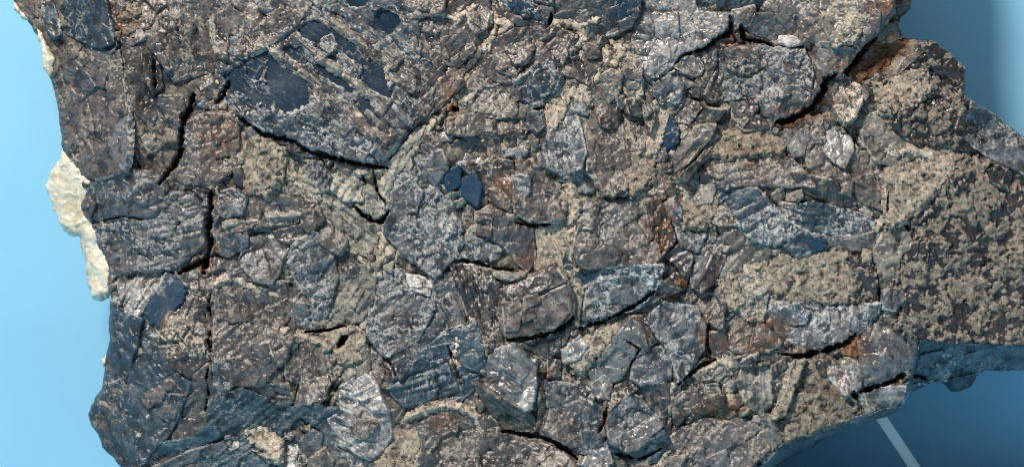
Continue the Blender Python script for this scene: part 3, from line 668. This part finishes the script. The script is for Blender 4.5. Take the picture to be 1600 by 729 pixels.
P('G', 20, .0, .05, '548,650 570,640 590,660 580,680 560,684 544,672', cr=.6, val=.6)
P('L', 8, .0, .0, '540,700 580,716 600,706 600,760 560,765', cr=.5, val=.6)
P('T', 4, .0, .15, '606,650 640,640 660,650 666,690 650,760 600,765 594,720 616,690', cr=.4, val=.5)
P('G', 8, .0, .06, '648,656 690,634 730,640 766,650 790,676 830,690 880,705 900,765 640,765 660,690', cr=.4, val=.5)
P('G', 12, .0, .1, '840,690 884,706 898,730 860,736 836,716', cr=.3, val=.85)
P('G', -2, -.2, .1, '574,556 600,580 626,620 640,650 616,660 604,630 584,580', ang=55, sa=1.4, cr=.5, val=.6)
# --- centre
P('B', 7, .03, .03, '608,268 648,228 704,222 722,262 702,304 722,356 710,402 680,432 640,404 602,366 604,320', cr=.8, val=.5)
P('K', 4, .0, .05, '604,262 650,200 664,196 650,236 616,276 604,320 596,340', cr=.9, val=.7, sa=.8, ang=-60)
P('B', 14, .05, .05, '612,300 640,282 660,300 650,330 620,336', cr=.5, val=.65)
P('B', 13, .05, .0, '660,240 690,236 700,262 680,290 660,276', cr=.9, val=.6)
P('L', 12, .15, .2, '686,350 704,344 712,358 698,370', cr=.4, val=.8)
P('S', 14, -.1, .1, '700,266 720,258 719,288 704,300 696,286', val=.6, edge=.6)
P('S', 15, .15, .05, '720,282 742,268 752,292 746,322 718,302', val=.75, edge=.5, cr=.15, label='bright teal blue crystal face')
P('L', 16, .2, .2, '718,256 726,254 742,270 738,274', val=.7, edge=.3)
P('D', 2, .0, .05, '742,262 770,246 800,254 800,296 798,330 776,322 756,300', cr=.15, val=.75, ang=50, sa=1)
P('G', 9, .03, .04, '800,260 830,250 852,276 886,312 882,344 830,348 806,332 800,300', cr=.35, val=.62, label='pinkish grey block with cream flecks')
P('B', 13, .2, .1, '802,276 824,272 828,296 812,326 802,322', cr=.2, val=.75)
P('G', 11, .3, .0, '744,332 768,322 766,368 746,366', val=.7, edge=.5, cr=.1)
P('G', 12, -.05, .12, '768,324 808,346 822,354 806,378 784,382 766,372', val=.6, edge=.5, cr=.1, label='smooth brown crystal with straight edges')
P('D', 8, .0, .0, '808,356 832,356 836,400 824,424 804,404 790,386', val=.95, cr=.3)
P('B', 3, .0, .1, '716,372 760,370 786,386 780,404 740,408 712,402', cr=.8, val=.5)
P('D', -4, .0, .0, '752,396 794,396 800,416 760,414', val=.3)
P('T', 2, .05, .1, '834,360 880,346 886,380 874,414 838,420 832,396', cr=.8, val=.62, label='cream crust beside the pinkish block')
P('B', 0, .0, .1, '880,300 904,306 912,330 900,372 892,420 880,420 884,370', cr=.5, val=.75)
P('G', 9, .04, .04, '904,318 960,310 1002,312 1020,360 1034,412 960,416 914,420 892,404 902,360', cr=.35, val=.6, label='large pinkish grey block')
P('S', 8, .04, -.08, '914,414 1034,414 1032,446 1000,478 946,500 906,510 904,450', cr=.85, val=.7, smooth=5, label='blue lower face of the large block')
P('B', 14, .05, .05, '930,440 1000,430 1024,436 1000,470 950,490 912,500 916,460', cr=.6, val=.6, smooth=.7)
P('T', 6, .0, .1, '908,376 930,352 940,360 920,400 906,420 900,400', cr=.6, val=.6)
P('N', 0, .1, .1, '890,420 910,430 904,510 896,500 892,460', cr=.5, val=.6)
# hexagonal crystal
Hx = dict(tilt=False, edge=.35, bev=.8, bw=1.5)
P('G', 22, .02, .05, '782,452 868,412 884,436 897,462 895,488 872,516 826,532 792,524 778,490', cr=.05, val=.38, smooth=.4, label='dark hexagonal crystal with stepped face', **Hx)
P('D', 27, .02, .14, '796,450 866,415 882,438 848,452 806,468 792,464', cr=.1, val=.95, ang=-25, sa=.5, smooth=.6, **Hx)
P('G', 28, .05, .06, '842,464 882,446 892,472 889,487 868,511 838,511 832,488', cr=.02, val=.78, smooth=.2, **Hx)
P('G', 31, .1, .12, '818,464 839,458 843,470 822,480', val=.55, smooth=.3, cr=.02, **Hx)
P('G', 30, .1, .12, '812,485 832,480 837,493 818,501', val=.55, smooth=.3, cr=.02, **Hx)
P('G', 27, .15, .1, '784,466 806,458 815,482 809,513 790,515', val=.62, smooth=.3, cr=.05, **Hx)
# dark striated columns
Cx = dict(tilt=False, edge=.5, smooth=1)
P('D', 10, .12, -.05, '704,412 722,412 744,460 758,510 752,540 734,500 716,450', ang=72, sa=3.2, cr=.1, val=.7, **Cx)
P('D', 14, .15, -.05, '724,414 738,414 756,452 766,500 762,520 744,468', ang=74, sa=2.6, cr=.3, val=1.0, **Cx)
P('D', 12, .15, -.05, '742,416 766,424 776,446 774,520 764,548 758,480', ang=84, sa=3.2, cr=.45, val=.85, **Cx)
P('D', 9, -.1, -.05, '764,434 784,446 780,510 790,526 784,544 766,552', ang=88, sa=2.4, cr=.08, val=.95, **Cx)
P('K', 14, .1, .3, '712,402 740,406 780,424 820,428 800,436 766,430', ang=25, sa=2.4, cr=.7, val=.5)
P('B', 6, .1, .0, '672,430 704,424 722,480 728,506 700,510 684,480', cr=.4, val=.5, ang=70, sa=1)
P('L', 12, .1, .2, '634,428 660,434 674,444 670,460 644,452', cr=.4, val=.95)
# lower centre
P('B', 8, .04, .02, '590,432 636,412 640,440 674,462 680,480 654,530 604,558 572,522 582,466', cr=.95, val=.42)
P('B', 9, .02, .0, '606,552 654,532 686,482 728,508 708,520 660,548 626,590', cr=.45, val=.35)
P('S', 9, .05, -.06, '604,606 652,552 704,514 746,502 760,560 742,604 716,630 660,638 630,634', cr=.25, val=.62, smooth=7, ang=-15, sa=2.0, label='big dark blue block low in the centre')
P('S', 17, .05, -.04, '690,520 744,502 758,556 748,580 716,566 704,540', cr=.3, val=.72, smooth=4)
P('D', 12, -.5, -.1, '700,560 708,556 724,596 722,608', val=.5, edge=.4)
P('L', 11, .05, .05, '748,580 770,548 800,536 836,562 838,602 828,642 782,622 754,602', ang=35, sa=1.4, cr=.3, val=.5, label='pale striated crystal in the lower centre')
P('L', 18, .2, .1, '812,632 824,606 834,604 830,636 820,640', val=1.0, cr=.3, edge=.5)  # white glint on the crystal, put into a paler piece
P('G', 15, .1, -.1, '790,536 806,534 850,566 852,580 836,576 806,552', val=.6, edge=.5, cr=.15)
P('N', 5, .1, -.5, '744,600 782,624 830,646 842,672 800,674 776,662', ang=35, sa=1.4, cr=.15, val=.3, label='dark green sloping face above the black gap')
P('D', 8, -.3, .0, '844,606 858,604 852,660 840,668', val=.7)
P('B', 9, .02, -.04, '852,594 900,602 940,640 944,680 920,710 862,692 842,668 856,640', cr=.25, val=.45)
P('G', 12, .05, .05, '860,640 910,648 920,690 884,700 850,670', cr=.15, val=.6)
P('L', 10, .1, .15, '876,546 906,524 916,540 902,562 882,566', cr=.3, val=.8)
P('D', 5, .0, -.1, '796,524 850,528 876,520 874,548 852,560 816,540', val=.8, cr=.2)
P('D', 8, -.1, .1, '874,576 892,572 932,616 926,630 900,602', val=1, cr=.15, edge=.6)
P('D', 4, .0, .0, '856,556 876,564 874,584 856,590', val=.8)
P('T', 2, .1, .2, '910,540 936,520 980,496 960,520 932,552 908,578 898,572', cr=.7, val=.7)
P('L', 11, .1, .06, '920,582 984,496 1004,512 1010,546 986,560 972,590 932,606', cr=.1, val=.32, smooth=.8, sa=.3, label='flat light grey rhombic crystal')
P('L', 14, .1, .1, '924,600 944,586 956,598 950,622 934,620', val=.6, cr=.3)
P('G', 10, -.2, .1, '984,496 1010,492 1032,528 1014,542 1004,524', ang=60, sa=2.2, val=.45, edge=.6, cr=.1)
P('B', 12, .04, .06, '990,566 1012,546 1036,540 1050,556 1046,592 1004,602 988,590', cr=.35, val=.75)
P('B', 12, .02, .04, '1006,500 1040,470 1088,480 1102,510 1098,546 1062,598 1052,562 1032,530', cr=.3, val=.85, label='blocky pale blue grey crystal')
P('B', 17, .0, .0, '1046,502 1066,492 1074,514 1058,522', cr=.1, val=.55, smooth=.5)
P('D', 6, .2, .0, '958,606 986,592 1004,604 986,612 950,640 944,632', val=.9, cr=.5)
P('B', 10, .02, .03, '946,640 984,612 1008,628 1034,660 1024,676 982,706 952,690', cr=.2, val=.7)
P('L', 14, .05, .1, '966,682 1022,650 1036,664 996,700 976,704', val=.3, cr=.2, edge=.6, smooth=.8)
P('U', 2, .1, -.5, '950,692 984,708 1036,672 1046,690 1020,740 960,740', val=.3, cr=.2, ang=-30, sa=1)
P('D', 7, -.1, .0, '1004,604 1044,596 1048,680 1038,668 1014,630', ang=80, sa=1.6, val=.9, cr=.15)
P('L', 6, .1, .1, '926,692 946,690 956,720 930,740 910,724', val=.7, cr=.4)
P('G', 9, .1, .1, '1050,626 1074,604 1120,600 1126,620 1080,642 1056,664', ang=-20, sa=1.4, val=.55, cr=.2)
P('R', 6, .0, -.2, '1070,650 1100,628 1130,616 1128,632 1096,648 1072,660', val=.5, mat=MAT['D'])
P('G', 9, .03, .02, '1030,740 1060,672 1100,652 1142,660 1164,690 1184,735 1176,765 1030,765', cr=.25, val=.8, label='broad grey block at the bottom edge')
P('G', 6, .0, .1, '1090,652 1130,636 1180,660 1200,700 1180,720 1160,684 1140,660', cr=.6, val=.6)
P('N', 8, .1, .05, '1150,594 1160,574 1204,572 1204,630 1188,648 1166,630', ang=86, sa=2.0, cr=.3, val=.95, label='greenish ribbed prism')
P('D', 4, .0, .0, '1204,572 1238,554 1232,600 1216,644 1206,630', val=.6, cr=.1)
P('T', 14, .3, .1, '1248,560 1256,562 1222,648 1206,652', val=.5, edge=.35, name='blade_crystal', label='thin pale upright blade')
P('G', 7, .0, .0, '1146,560 1180,548 1232,548 1240,556 1204,568 1160,574', ang=-8, sa=1.5, val=.45, cr=.2)
P('T', 2, .05, .05, '1258,560 1296,556 1334,612 1340,650 1290,664 1228,686 1212,660 1232,620', cr=.3, val=.3, ang=-60, sa=1)
P('D', 8, .0, .05, '1286,562 1336,556 1348,582 1340,610 1320,618 1296,592', cr=.5, val=.95, mat=MAT['L'], name='glittering_crystal')
P('D', 6, .0, .0, '1276,566 1294,562 1300,586 1282,584', val=.6)
P('N', 6, .05, .05, '1192,646 1214,650 1226,684 1190,720 1180,700', cr=.5, val=.6)
P('D', 3, .0, .0, '1160,690 1180,690 1178,716 1166,716', val=.8)
# --- right middle
P('R', 14, -.1, -.05, '1012,318 1030,310 1046,340 1054,376 1040,392 1034,402 1022,372', val=.7, ang=75, sa=2, mat=MAT['D'], label='rust brown upright crystal')
P('D', 8, .1, .05, '1036,402 1060,384 1080,396 1078,424 1068,452 1040,446 1032,420', cr=.35, val=.7)
P('D', 9, .2, -.3, '1044,436 1058,452 1034,462 1000,484 970,496 962,490 1010,462', ang=-33, sa=1.8, val=.7, edge=.6)
P('R', 3, .0, -.1, '1050,444 1070,430 1074,452 1050,468 1030,466', val=.5)
P('B', 7, .1, .1, '1036,318 1056,306 1064,330 1060,356 1048,344', cr=.2, val=.8)
P('B', 7, .05, .05, '1066,342 1082,326 1106,326 1110,346 1086,352', cr=.2, val=.65)
P('B', 6, .05, .05, '1058,358 1090,352 1104,366 1090,392 1066,386', cr=.45, val=.7)
P('B', 10, .1, .1, '1082,396 1118,382 1126,396 1100,436 1082,448 1078,424', cr=.12, val=.85, smooth=.7)
P('D', 14, -.25, .05, '1114,396 1134,400 1116,440 1094,456 1086,450 1102,424', ang=-55, sa=1, val=.8, edge=.5, cr=.05, label='dark slanting prism')
P('N', 5, .05, .05, '1124,352 1150,340 1190,372 1204,392 1196,420 1164,436 1134,430 1136,400', cr=.3, val=.5)
P('T', 2, .0, .05, '1056,300 1090,286 1122,292 1120,330 1100,350 1070,352', cr=.3, val=.45)
P('N', 7, .0, .1, '1112,322 1140,326 1148,350 1124,352 1110,344', cr=.7, val=.7)
P('S', 9, .05, -.05, '1110,296 1140,290 1182,294 1206,318 1226,342 1256,360 1216,384 1180,378 1150,350 1130,330', cr=.95, val=.62, smooth=7, label='blue crystal crusted with cream flakes')
P('S', 8, .0, -.05, '1228,326 1270,316 1330,330 1372,344 1370,360 1320,372 1250,362 1230,346', cr=.85, val=.62, smooth=7, ang=12, sa=2)
P('N', 5, .05, .1, '1220,318 1246,320 1252,340 1232,340', cr=.5, val=.8)
P('B', 5, .0, -.1, '1250,366 1320,374 1370,362 1362,390 1320,392 1286,380', cr=.6, val=.5)
P('S', 14, .0, -.1, '1230,386 1250,366 1286,372 1292,384 1274,392 1248,396', val=.75, bev=8, bw=7, label='smooth blue pebble-shaped crystal')
P('T', 8, .04, .08, '1200,420 1230,398 1290,392 1312,386 1330,404 1340,440 1330,466 1296,470 1236,468 1196,448', cr=.3, val=.5, label='pinkish tan lump')
P('P', 9, -.1, .0, '1326,402 1350,412 1370,430 1374,470 1344,482 1332,462', cr=-.1, val=.5)
P('B', 11, .02, -.06, '1190,452 1236,468 1296,470 1344,478 1374,474 1368,498 1344,516 1312,540 1272,550 1224,532 1196,504', cr=.6, val=.85, bev=8, bw=8, label='domed blue grey lump above the rust spot')
P('S', 17, .0, -.05, '1222,480 1246,472 1262,486 1258,504 1234,506 1224,494', cr=.6, val=.9, smooth=4)
P('D', 12, .0, .0, '1230,440 1240,438 1252,462 1244,468', val=.8, cr=.2)
P('N', 5, .0, .05, '1150,430 1196,424 1200,450 1192,500 1166,500 1146,470', cr=.5, val=.75)
P('T', 7, .0, .1, '1120,436 1142,432 1152,448 1160,470 1146,480 1126,462', cr=.4, val=.55)
P('G', 6, .0, .05, '1096,456 1124,448 1132,480 1126,510 1106,504 1092,474', cr=.5, val=.5)
P('G', 5, .0, .0, '1126,498 1190,502 1220,534 1200,548 1140,550 1116,530', cr=.6, val=.45)
P('D', 2, .0, -.1, '1108,520 1130,516 1140,550 1120,562 1106,550', val=.95, cr=.3)
P('L', 8, .06, .0, '1340,532 1376,514 1410,512 1432,532 1436,562 1420,578 1390,594 1352,606 1338,584', cr=.3, val=.25, sa=0, bev=8, bw=8, label='rounded light grey lump above the black slit')
P('D', 2, .05, -.1, '1336,616 1380,602 1412,604 1414,632 1380,646 1342,652', cr=.3, val=.9, mat=MAT['L'])
P('R', -6, .0, .0, '1318,552 1344,524 1356,532 1342,556', val=.8)
# undersides on the lower right
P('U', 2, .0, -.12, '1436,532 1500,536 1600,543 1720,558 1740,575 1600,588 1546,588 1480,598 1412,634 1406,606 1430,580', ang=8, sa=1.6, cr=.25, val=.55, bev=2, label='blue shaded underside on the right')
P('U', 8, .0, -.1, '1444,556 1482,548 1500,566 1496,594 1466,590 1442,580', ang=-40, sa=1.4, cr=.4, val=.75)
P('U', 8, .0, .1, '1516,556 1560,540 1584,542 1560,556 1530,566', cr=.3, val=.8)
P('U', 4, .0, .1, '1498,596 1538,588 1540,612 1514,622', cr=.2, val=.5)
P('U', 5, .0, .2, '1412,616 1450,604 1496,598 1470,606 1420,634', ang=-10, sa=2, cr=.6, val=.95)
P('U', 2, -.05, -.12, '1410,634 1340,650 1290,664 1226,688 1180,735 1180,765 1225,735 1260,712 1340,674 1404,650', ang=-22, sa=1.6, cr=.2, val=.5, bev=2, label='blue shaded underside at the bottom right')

# --- cream veins
def vein(shape, w, h=2, **k):
    return piece('T', h - 3, 0, 0, shape, wall=1.3, line=w * .85, name='cream_vein', bev=.3, bw=1.5, cr=.5, val=.85, smooth=.45, edge=2.2, **k)
vein('758,-20 762,12 776,36 766,58 756,78', 3.2, 10)
vein('690,22 716,30 738,14 752,4', 3.0, 16)
vein('776,36 794,42 784,50', 3.0, 10)
vein('862,38 884,31 906,42 911,60 897,72 884,80', 4.2, 10)
vein('906,42 926,34 944,26', 3.0, 12)
vein('884,78 876,96 869,116', 2.6, 12)
vein('850,118 872,122', 2.6, 10)
vein('768,60 758,80', 4.5, 8)
vein('740,106 716,136 704,164', 2.4, 8)
vein('724,140 712,158 732,152', 4.6, 2)
vein('690,178 668,200 648,226 632,250', 5.0, 6)
vein('650,226 632,258 612,290', 7.0, 4)
vein('944,60 952,90 938,112 922,132', 3.0, 4)
vein('954,62 972,80 960,96', 4.5, 2)
vein('1022,168 1016,220 1000,250', 4.5, 6)
vein('880,310 898,318 892,350 884,392', 4.6, 6)
vein('885,420 900,446 906,480', 3.6, 4)
vein('884,270 896,300 888,330', 4.2, 6)
vein('596,352 594,400 588,430', 6.0, 3)
vein('588,430 580,470 570,510', 4.0, 3)
vein('610,390 594,410', 5.0, 3)
vein('714,508 714,540 706,560 712,570', 1.6, 20)
vein('740,502 758,540 752,580', 1.5, 14)
vein('640,650 680,634 720,636 746,652 752,680', 2.2, 12)
vein('604,546 660,530', 1.8, 12)
vein('950,632 942,668 934,690', 2.4, 8)
vein('1000,604 960,620 944,634', 2.6, 8)
vein('1056,676 1046,700 1030,730', 2.4, 6)
vein('1050,600 1046,640', 2.0, 8)
vein('1080,640 1110,634 1132,640', 1.8, 12)
vein('1100,578 1128,560 1142,570', 3.2, 6)
vein('1134,590 1138,616 1142,630', 3.0, 8)
vein('1126,580 1152,562 1180,552', 2.2, 8)
vein('1210,536 1236,556', 2.2, 10)
vein('1200,396 1230,386 1218,402', 4.0, 6)
vein('1190,450 1170,420 1200,408', 4.4, 4)
vein('560,268 604,266 608,300', 4.0, 0)
vein('456,534 440,514', 4.6, 6)
vein('416,230 440,238 452,270 476,300', 4.4, 0)
vein('476,300 500,314 530,322', 4.0, 0)
vein('1058,292 1076,300 1066,330', 4.0, 4)
vein('988,282 1010,300 1040,300', 4.4, 3)
vein('1380,250 1420,232 1456,246', 4.5, 12)
vein('1390,330 1372,350 1360,400', 3.6, 5)
vein('336,446 360,430 400,452 430,460', 3.6, 9)
vein('452,402 470,410 476,440 464,468', 3.2, 10)
vein('340,130 360,150 400,196 430,232', 2.6, 6)

# --- thin bright cleavage ridges
for q, h_ in (('430,82 464,107 496,131', 25), ('520,36 552,58 580,80', 25), ('500,92 552,127 604,168', 25), ('470,60 506,88', 24), ('576,176 612,208', 24), ('600,-4 652,44', 25), ('420,340 470,336', 12), ('356,352 420,342', 12),
              ('1336,612 1352,622 1360,642', 6), ('776,90 806,100', 13), ('808,126 840,104', 16), ('1402,104 1440,72', 18), ('1240,562 1216,640', 16)):
    piece('N', h_, 0, 0, q, line=1.0, edge=.9, wall=1.0, cr=.5, val=.9, bev=.1, bw=1.5, name='cleavage_ridge', smooth=.5)

# --- small fragments filling what is still open between the larger pieces
def fillers():
    gx_, gy_ = np.meshgrid(np.arange(-90, 1800, 6.0), np.arange(-440, 775, 6.0), indexing='ij')
    cov = np.full(gx_.shape, -99.0)
    for p in list(SHAPES):
        x0, y0 = p.min(axis=0) - 12; x1, y1 = p.max(axis=0) + 12
        m = (gx_ > x0) & (gx_ < x1) & (gy_ > y0) & (gy_ < y1)
        cov[m] = np.maximum(cov[m], sdf(p, gx_[m], gy_[m]))
    r = random.Random(5)
    order = [(i, j) for i in range(gx_.shape[0]) for j in range(gx_.shape[1])]
    r.shuffle(order)
    order.sort(key=lambda q: cov[q] // 6)          # widest gaps first
    n = 0
    for i, j in order:
        x, y = gx_[i, j] + r.uniform(-2, 2), gy_[i, j] + r.uniform(-2, 2)
        if cov[i, j] > -4 or float(samp(ROUT, np.array([x]), np.array([y]))[0]) < 2: continue
        inside = -10 < x < 1610 and -10 < y < 739
        if inside and n >= 290: continue
        R = r.uniform(10, 18) if inside else r.uniform(55, 95)
        R = min(R, max(9, -cov[i, j] + 7)) if inside else R
        k = r.randint(3, 5); a0 = r.uniform(0, 6.28); el = r.uniform(.4, .95); th = r.uniform(0, 3.14)
        q = []
        for s in range(k):
            a = a0 + (s + r.uniform(-.25, .25)) * 6.283 / k; rr = R * r.uniform(.8, 1.15)
            u, v = rr * math.cos(a), rr * el * math.sin(a)
            q.append((x + u * math.cos(th) - v * math.sin(th), y + u * math.sin(th) + v * math.cos(th)))
        q = np.array(q)
        t = r.choice('GBGTNDLGK' if x > 330 else 'GBBGD')
        piece(t, r.uniform(-8, 4), r.uniform(-.25, .25), r.uniform(-.2, .25), q, ang=r.uniform(0, 180), cr=r.uniform(.2, .8), step=1.8 if inside else 6.0, edge=.4, name='rock_chip' if inside else None)
        m = ((gx_ - x) ** 2 + (gy_ - y) ** 2) < (R + 14) ** 2
        cov[m] = np.maximum(cov[m], sdf(q, gx_[m], gy_[m]))
        if inside: n += 1
    for k_ in range(24):                           # rougher break along the top, above what the picture shows
        x = -20 + k_ * 60 + r.uniform(-15, 15); y = -95 + r.uniform(-14, 10); R = r.uniform(30, 46)
        q = np.array([(x + R * r.uniform(.8, 1.2) * math.cos(a + .3), y + R * .9 * math.sin(a + .3)) for a in np.arange(0, 6.2, 6.283 / r.randint(4, 6))])
        q[:, 1] = np.minimum(q[:, 1], -46)
        piece(r.choice('GBGADN'), r.uniform(14, 26), 0, .05, q, cr=.4, step=3.0)
fillers()

# ------------------------------------------------------------------ calcite crust on the left edge
def calcite_mat():
    m, nt, b = new_mat('cream_calcite')
    geo = node(nt, 'ShaderNodeNewGeometry'); Pn = geo.outputs['Position']
    n1 = noise_node(nt, Pn, 60, 5, .6); n2 = noise_node(nt, Pn, 330, 4, .6)
    c = mix(nt, ramp(nt, n1.outputs['Fac'], .38, .62), (0.62, 0.57, 0.46), (0.42, 0.35, 0.23))
    c = mix(nt, ramp(nt, n2.outputs['Fac'], .52, .75), c, (0.70, 0.67, 0.58))
    nt.links.new(c, b.inputs['Base Color']); b.inputs['Roughness'].default_value = .30
    b.inputs['Subsurface Weight'].default_value = .4; b.inputs['Subsurface Radius'].default_value = (.003, .002, .001); b.inputs['Subsurface Scale'].default_value = .6
    bp = node(nt, 'ShaderNodeBump'); bp.inputs['Strength'].default_value = .5; bp.inputs['Distance'].default_value = .0006
    nt.links.new(n2.outputs['Fac'], bp.inputs['Height']); nt.links.new(bp.outputs['Normal'], b.inputs['Normal'])
    return m
CAL = calcite_mat()
def calcite(shape, h, seed, thick=34, label=None):
    p = pts(shape); st = 1.7
    x0, y0 = p.min(axis=0) - 5; x1, y1 = p.max(axis=0) + 5
    X, Y = np.meshgrid(np.arange(x0, x1, st), np.arange(y0, y1, st), indexing='ij')
    D = sdf(p, X, Y) + 4.5 * gn(X / 17, Y / 17, seed + 2) + 2.4 * gn(X / 8, Y / 8, seed) + 1.5 * gn(X / 3.6, Y / 3.6, seed + 1)
    GXd, GYd = np.gradient(D, st)
    used, f = grid_faces(D > -st * 1.2)
    X, Y, d, gxx, gyy = X[used], Y[used], D[used], GXd[used], GYd[used]
    e = d <= 0
    g = np.minimum(d, 0)
    X2 = X - g * gxx; Y2 = Y - g * gyy
    rr = 20.0; dd = np.clip(d, 0, rr)
    dome = np.sqrt(np.maximum(0, rr * rr - (rr - dd) ** 2))
    base = -0.5 * np.maximum(0, 212 - X) + h
    rel = 1.6 * chips(X, Y, 22, seed, .5) + .7 * chips(X, Y, 8, seed + 1, .4) + 6 * fbm(X / 36, Y / 36, seed, 3)
    zf = np.where(e, base, base + dome + rel * ss(0, 10, d)); zb = base - thick * (1 - np.exp(-np.maximum(d, 0) / 8))
    n = len(X); bi = np.arange(n); bi[~e] = n + np.arange((~e).sum())
    co = np.concatenate([np.stack([(X2 - CX) * S, -zf * S, (CY - Y2) * S], 1), np.stack([(X2 - CX) * S, -zb * S, (CY - Y2) * S], 1)[~e]])
    deg = e[f].all(axis=1)
    o = add_mesh('calcite_crust', co, np.concatenate([f[~deg], bi[f][:, ::-1][~deg]]), CAL, None)
    if label: o['label'] = label
    child(o)
calcite('85,233 104,231 122,239 134,260 150,266 140,274 146,284 138,304 134,320 140,345 152,356 158,386 168,404 176,420 178,446 164,468 148,471 136,466 128,446 125,410 117,382 113,370 94,369 80,350 69,330 61,302 55,287 64,265 78,249', -22, 61,
        label='large cream calcite crust hanging off the left edge')
calcite('44,40 54,46 63,60 68,76 76,88 74,100 70,116 66,121 57,108 51,92 52,72 46,54', -6, 62, label='small cream calcite strip near the top left corner')
calcite('2,-8 12,4 30,22 29,27 16,20 2,4', -14, 63, 20)
calcite('155,562 161,556 163,568 157,574', -14, 64, 12)

# ------------------------------------------------------------------ background and support
def plain(name, c, rough=.85, n_scale=30, var=.05):
    m, nt, b = new_mat(name)
    geo = node(nt, 'ShaderNodeNewGeometry')
    n1 = noise_node(nt, geo.outputs['Position'], n_scale, 6, .6)
    cc = mix(nt, ramp(nt, n1.outputs['Fac'], .35, .65), tuple(v * (1 - var) for v in c), tuple(min(1, v * (1 + var)) for v in c))
    nt.links.new(cc, b.inputs['Base Color']); b.inputs['Roughness'].default_value = rough
    b.inputs['Specular IOR Level'].default_value = .2
    return m
BACK = -330.0                    # the backdrop stands this far behind the rock front
FLOOR = 764.0
BLUE = plain('blue_board', (0.235, 0.50, 0.69), .9, 14, .03)
BLUE2 = plain('blue_board_floor', (0.22, 0.485, 0.68), .8, 14, .03)
def quad(name, vs, m, kind='structure'):
    me = bpy.data.meshes.new(name); me.from_pydata(vs, [], [tuple(range(len(vs)))]); me.materials.append(m)
    o = bpy.data.objects.new(name, me); col.objects.link(o); o['kind'] = kind
    return o
b_ = quad('backdrop', [W(-2600, FLOOR, BACK), W(4200, FLOOR, BACK), W(4200, -2200, BACK), W(-2600, -2200, BACK)], BLUE)
f_ = quad('display_floor', [W(-2600, FLOOR, 1500), W(4200, FLOOR, 1500), W(4200, FLOOR, BACK), W(-2600, FLOOR, BACK)], BLUE2)
def strut():
    m, nt, b = new_mat('clear_acrylic')
    geo = node(nt, 'ShaderNodeNewGeometry'); n1 = noise_node(nt, geo.outputs['Position'], 90, 3, .5)
    nt.links.new(mix(nt, n1.outputs['Fac'], (.95, .96, .97), (.90, .93, .95)), b.inputs['Base Color'])
    b.inputs['Roughness'].default_value = .25; b.inputs['Transmission Weight'].default_value = .25; b.inputs['IOR'].default_value = 1.49
    import bmesh
    bm = bmesh.new()
    a = Vector((1362, 610)); c = Vector((1470, 772)); dv = (c - a).normalized(); nrm = Vector((-dv.y, dv.x)) * 8.5
    v = []
    for h in (-150, -172):
        for q in (a - nrm, a + nrm, c + nrm, c - nrm): v.append(bm.verts.new(W(q.x, q.y, h)))
    for q in ((0, 1, 2, 3), (7, 6, 5, 4), (0, 4, 5, 1), (1, 5, 6, 2), (2, 6, 7, 3), (3, 7, 4, 0)): bm.faces.new([v[i] for i in q])
    bmesh.ops.recalc_face_normals(bm, faces=bm.faces)
    bmesh.ops.bevel(bm, geom=list(bm.edges), offset=.0004, segments=2, affect='EDGES')
    me = bpy.data.meshes.new('display_strut'); bm.to_mesh(me); bm.free(); me.materials.append(m)
    o = bpy.data.objects.new('display_strut', me); col.objects.link(o)
    o['label'] = 'pale slanting acrylic strut under the lower right of the rock'; o['category'] = 'support'
strut()
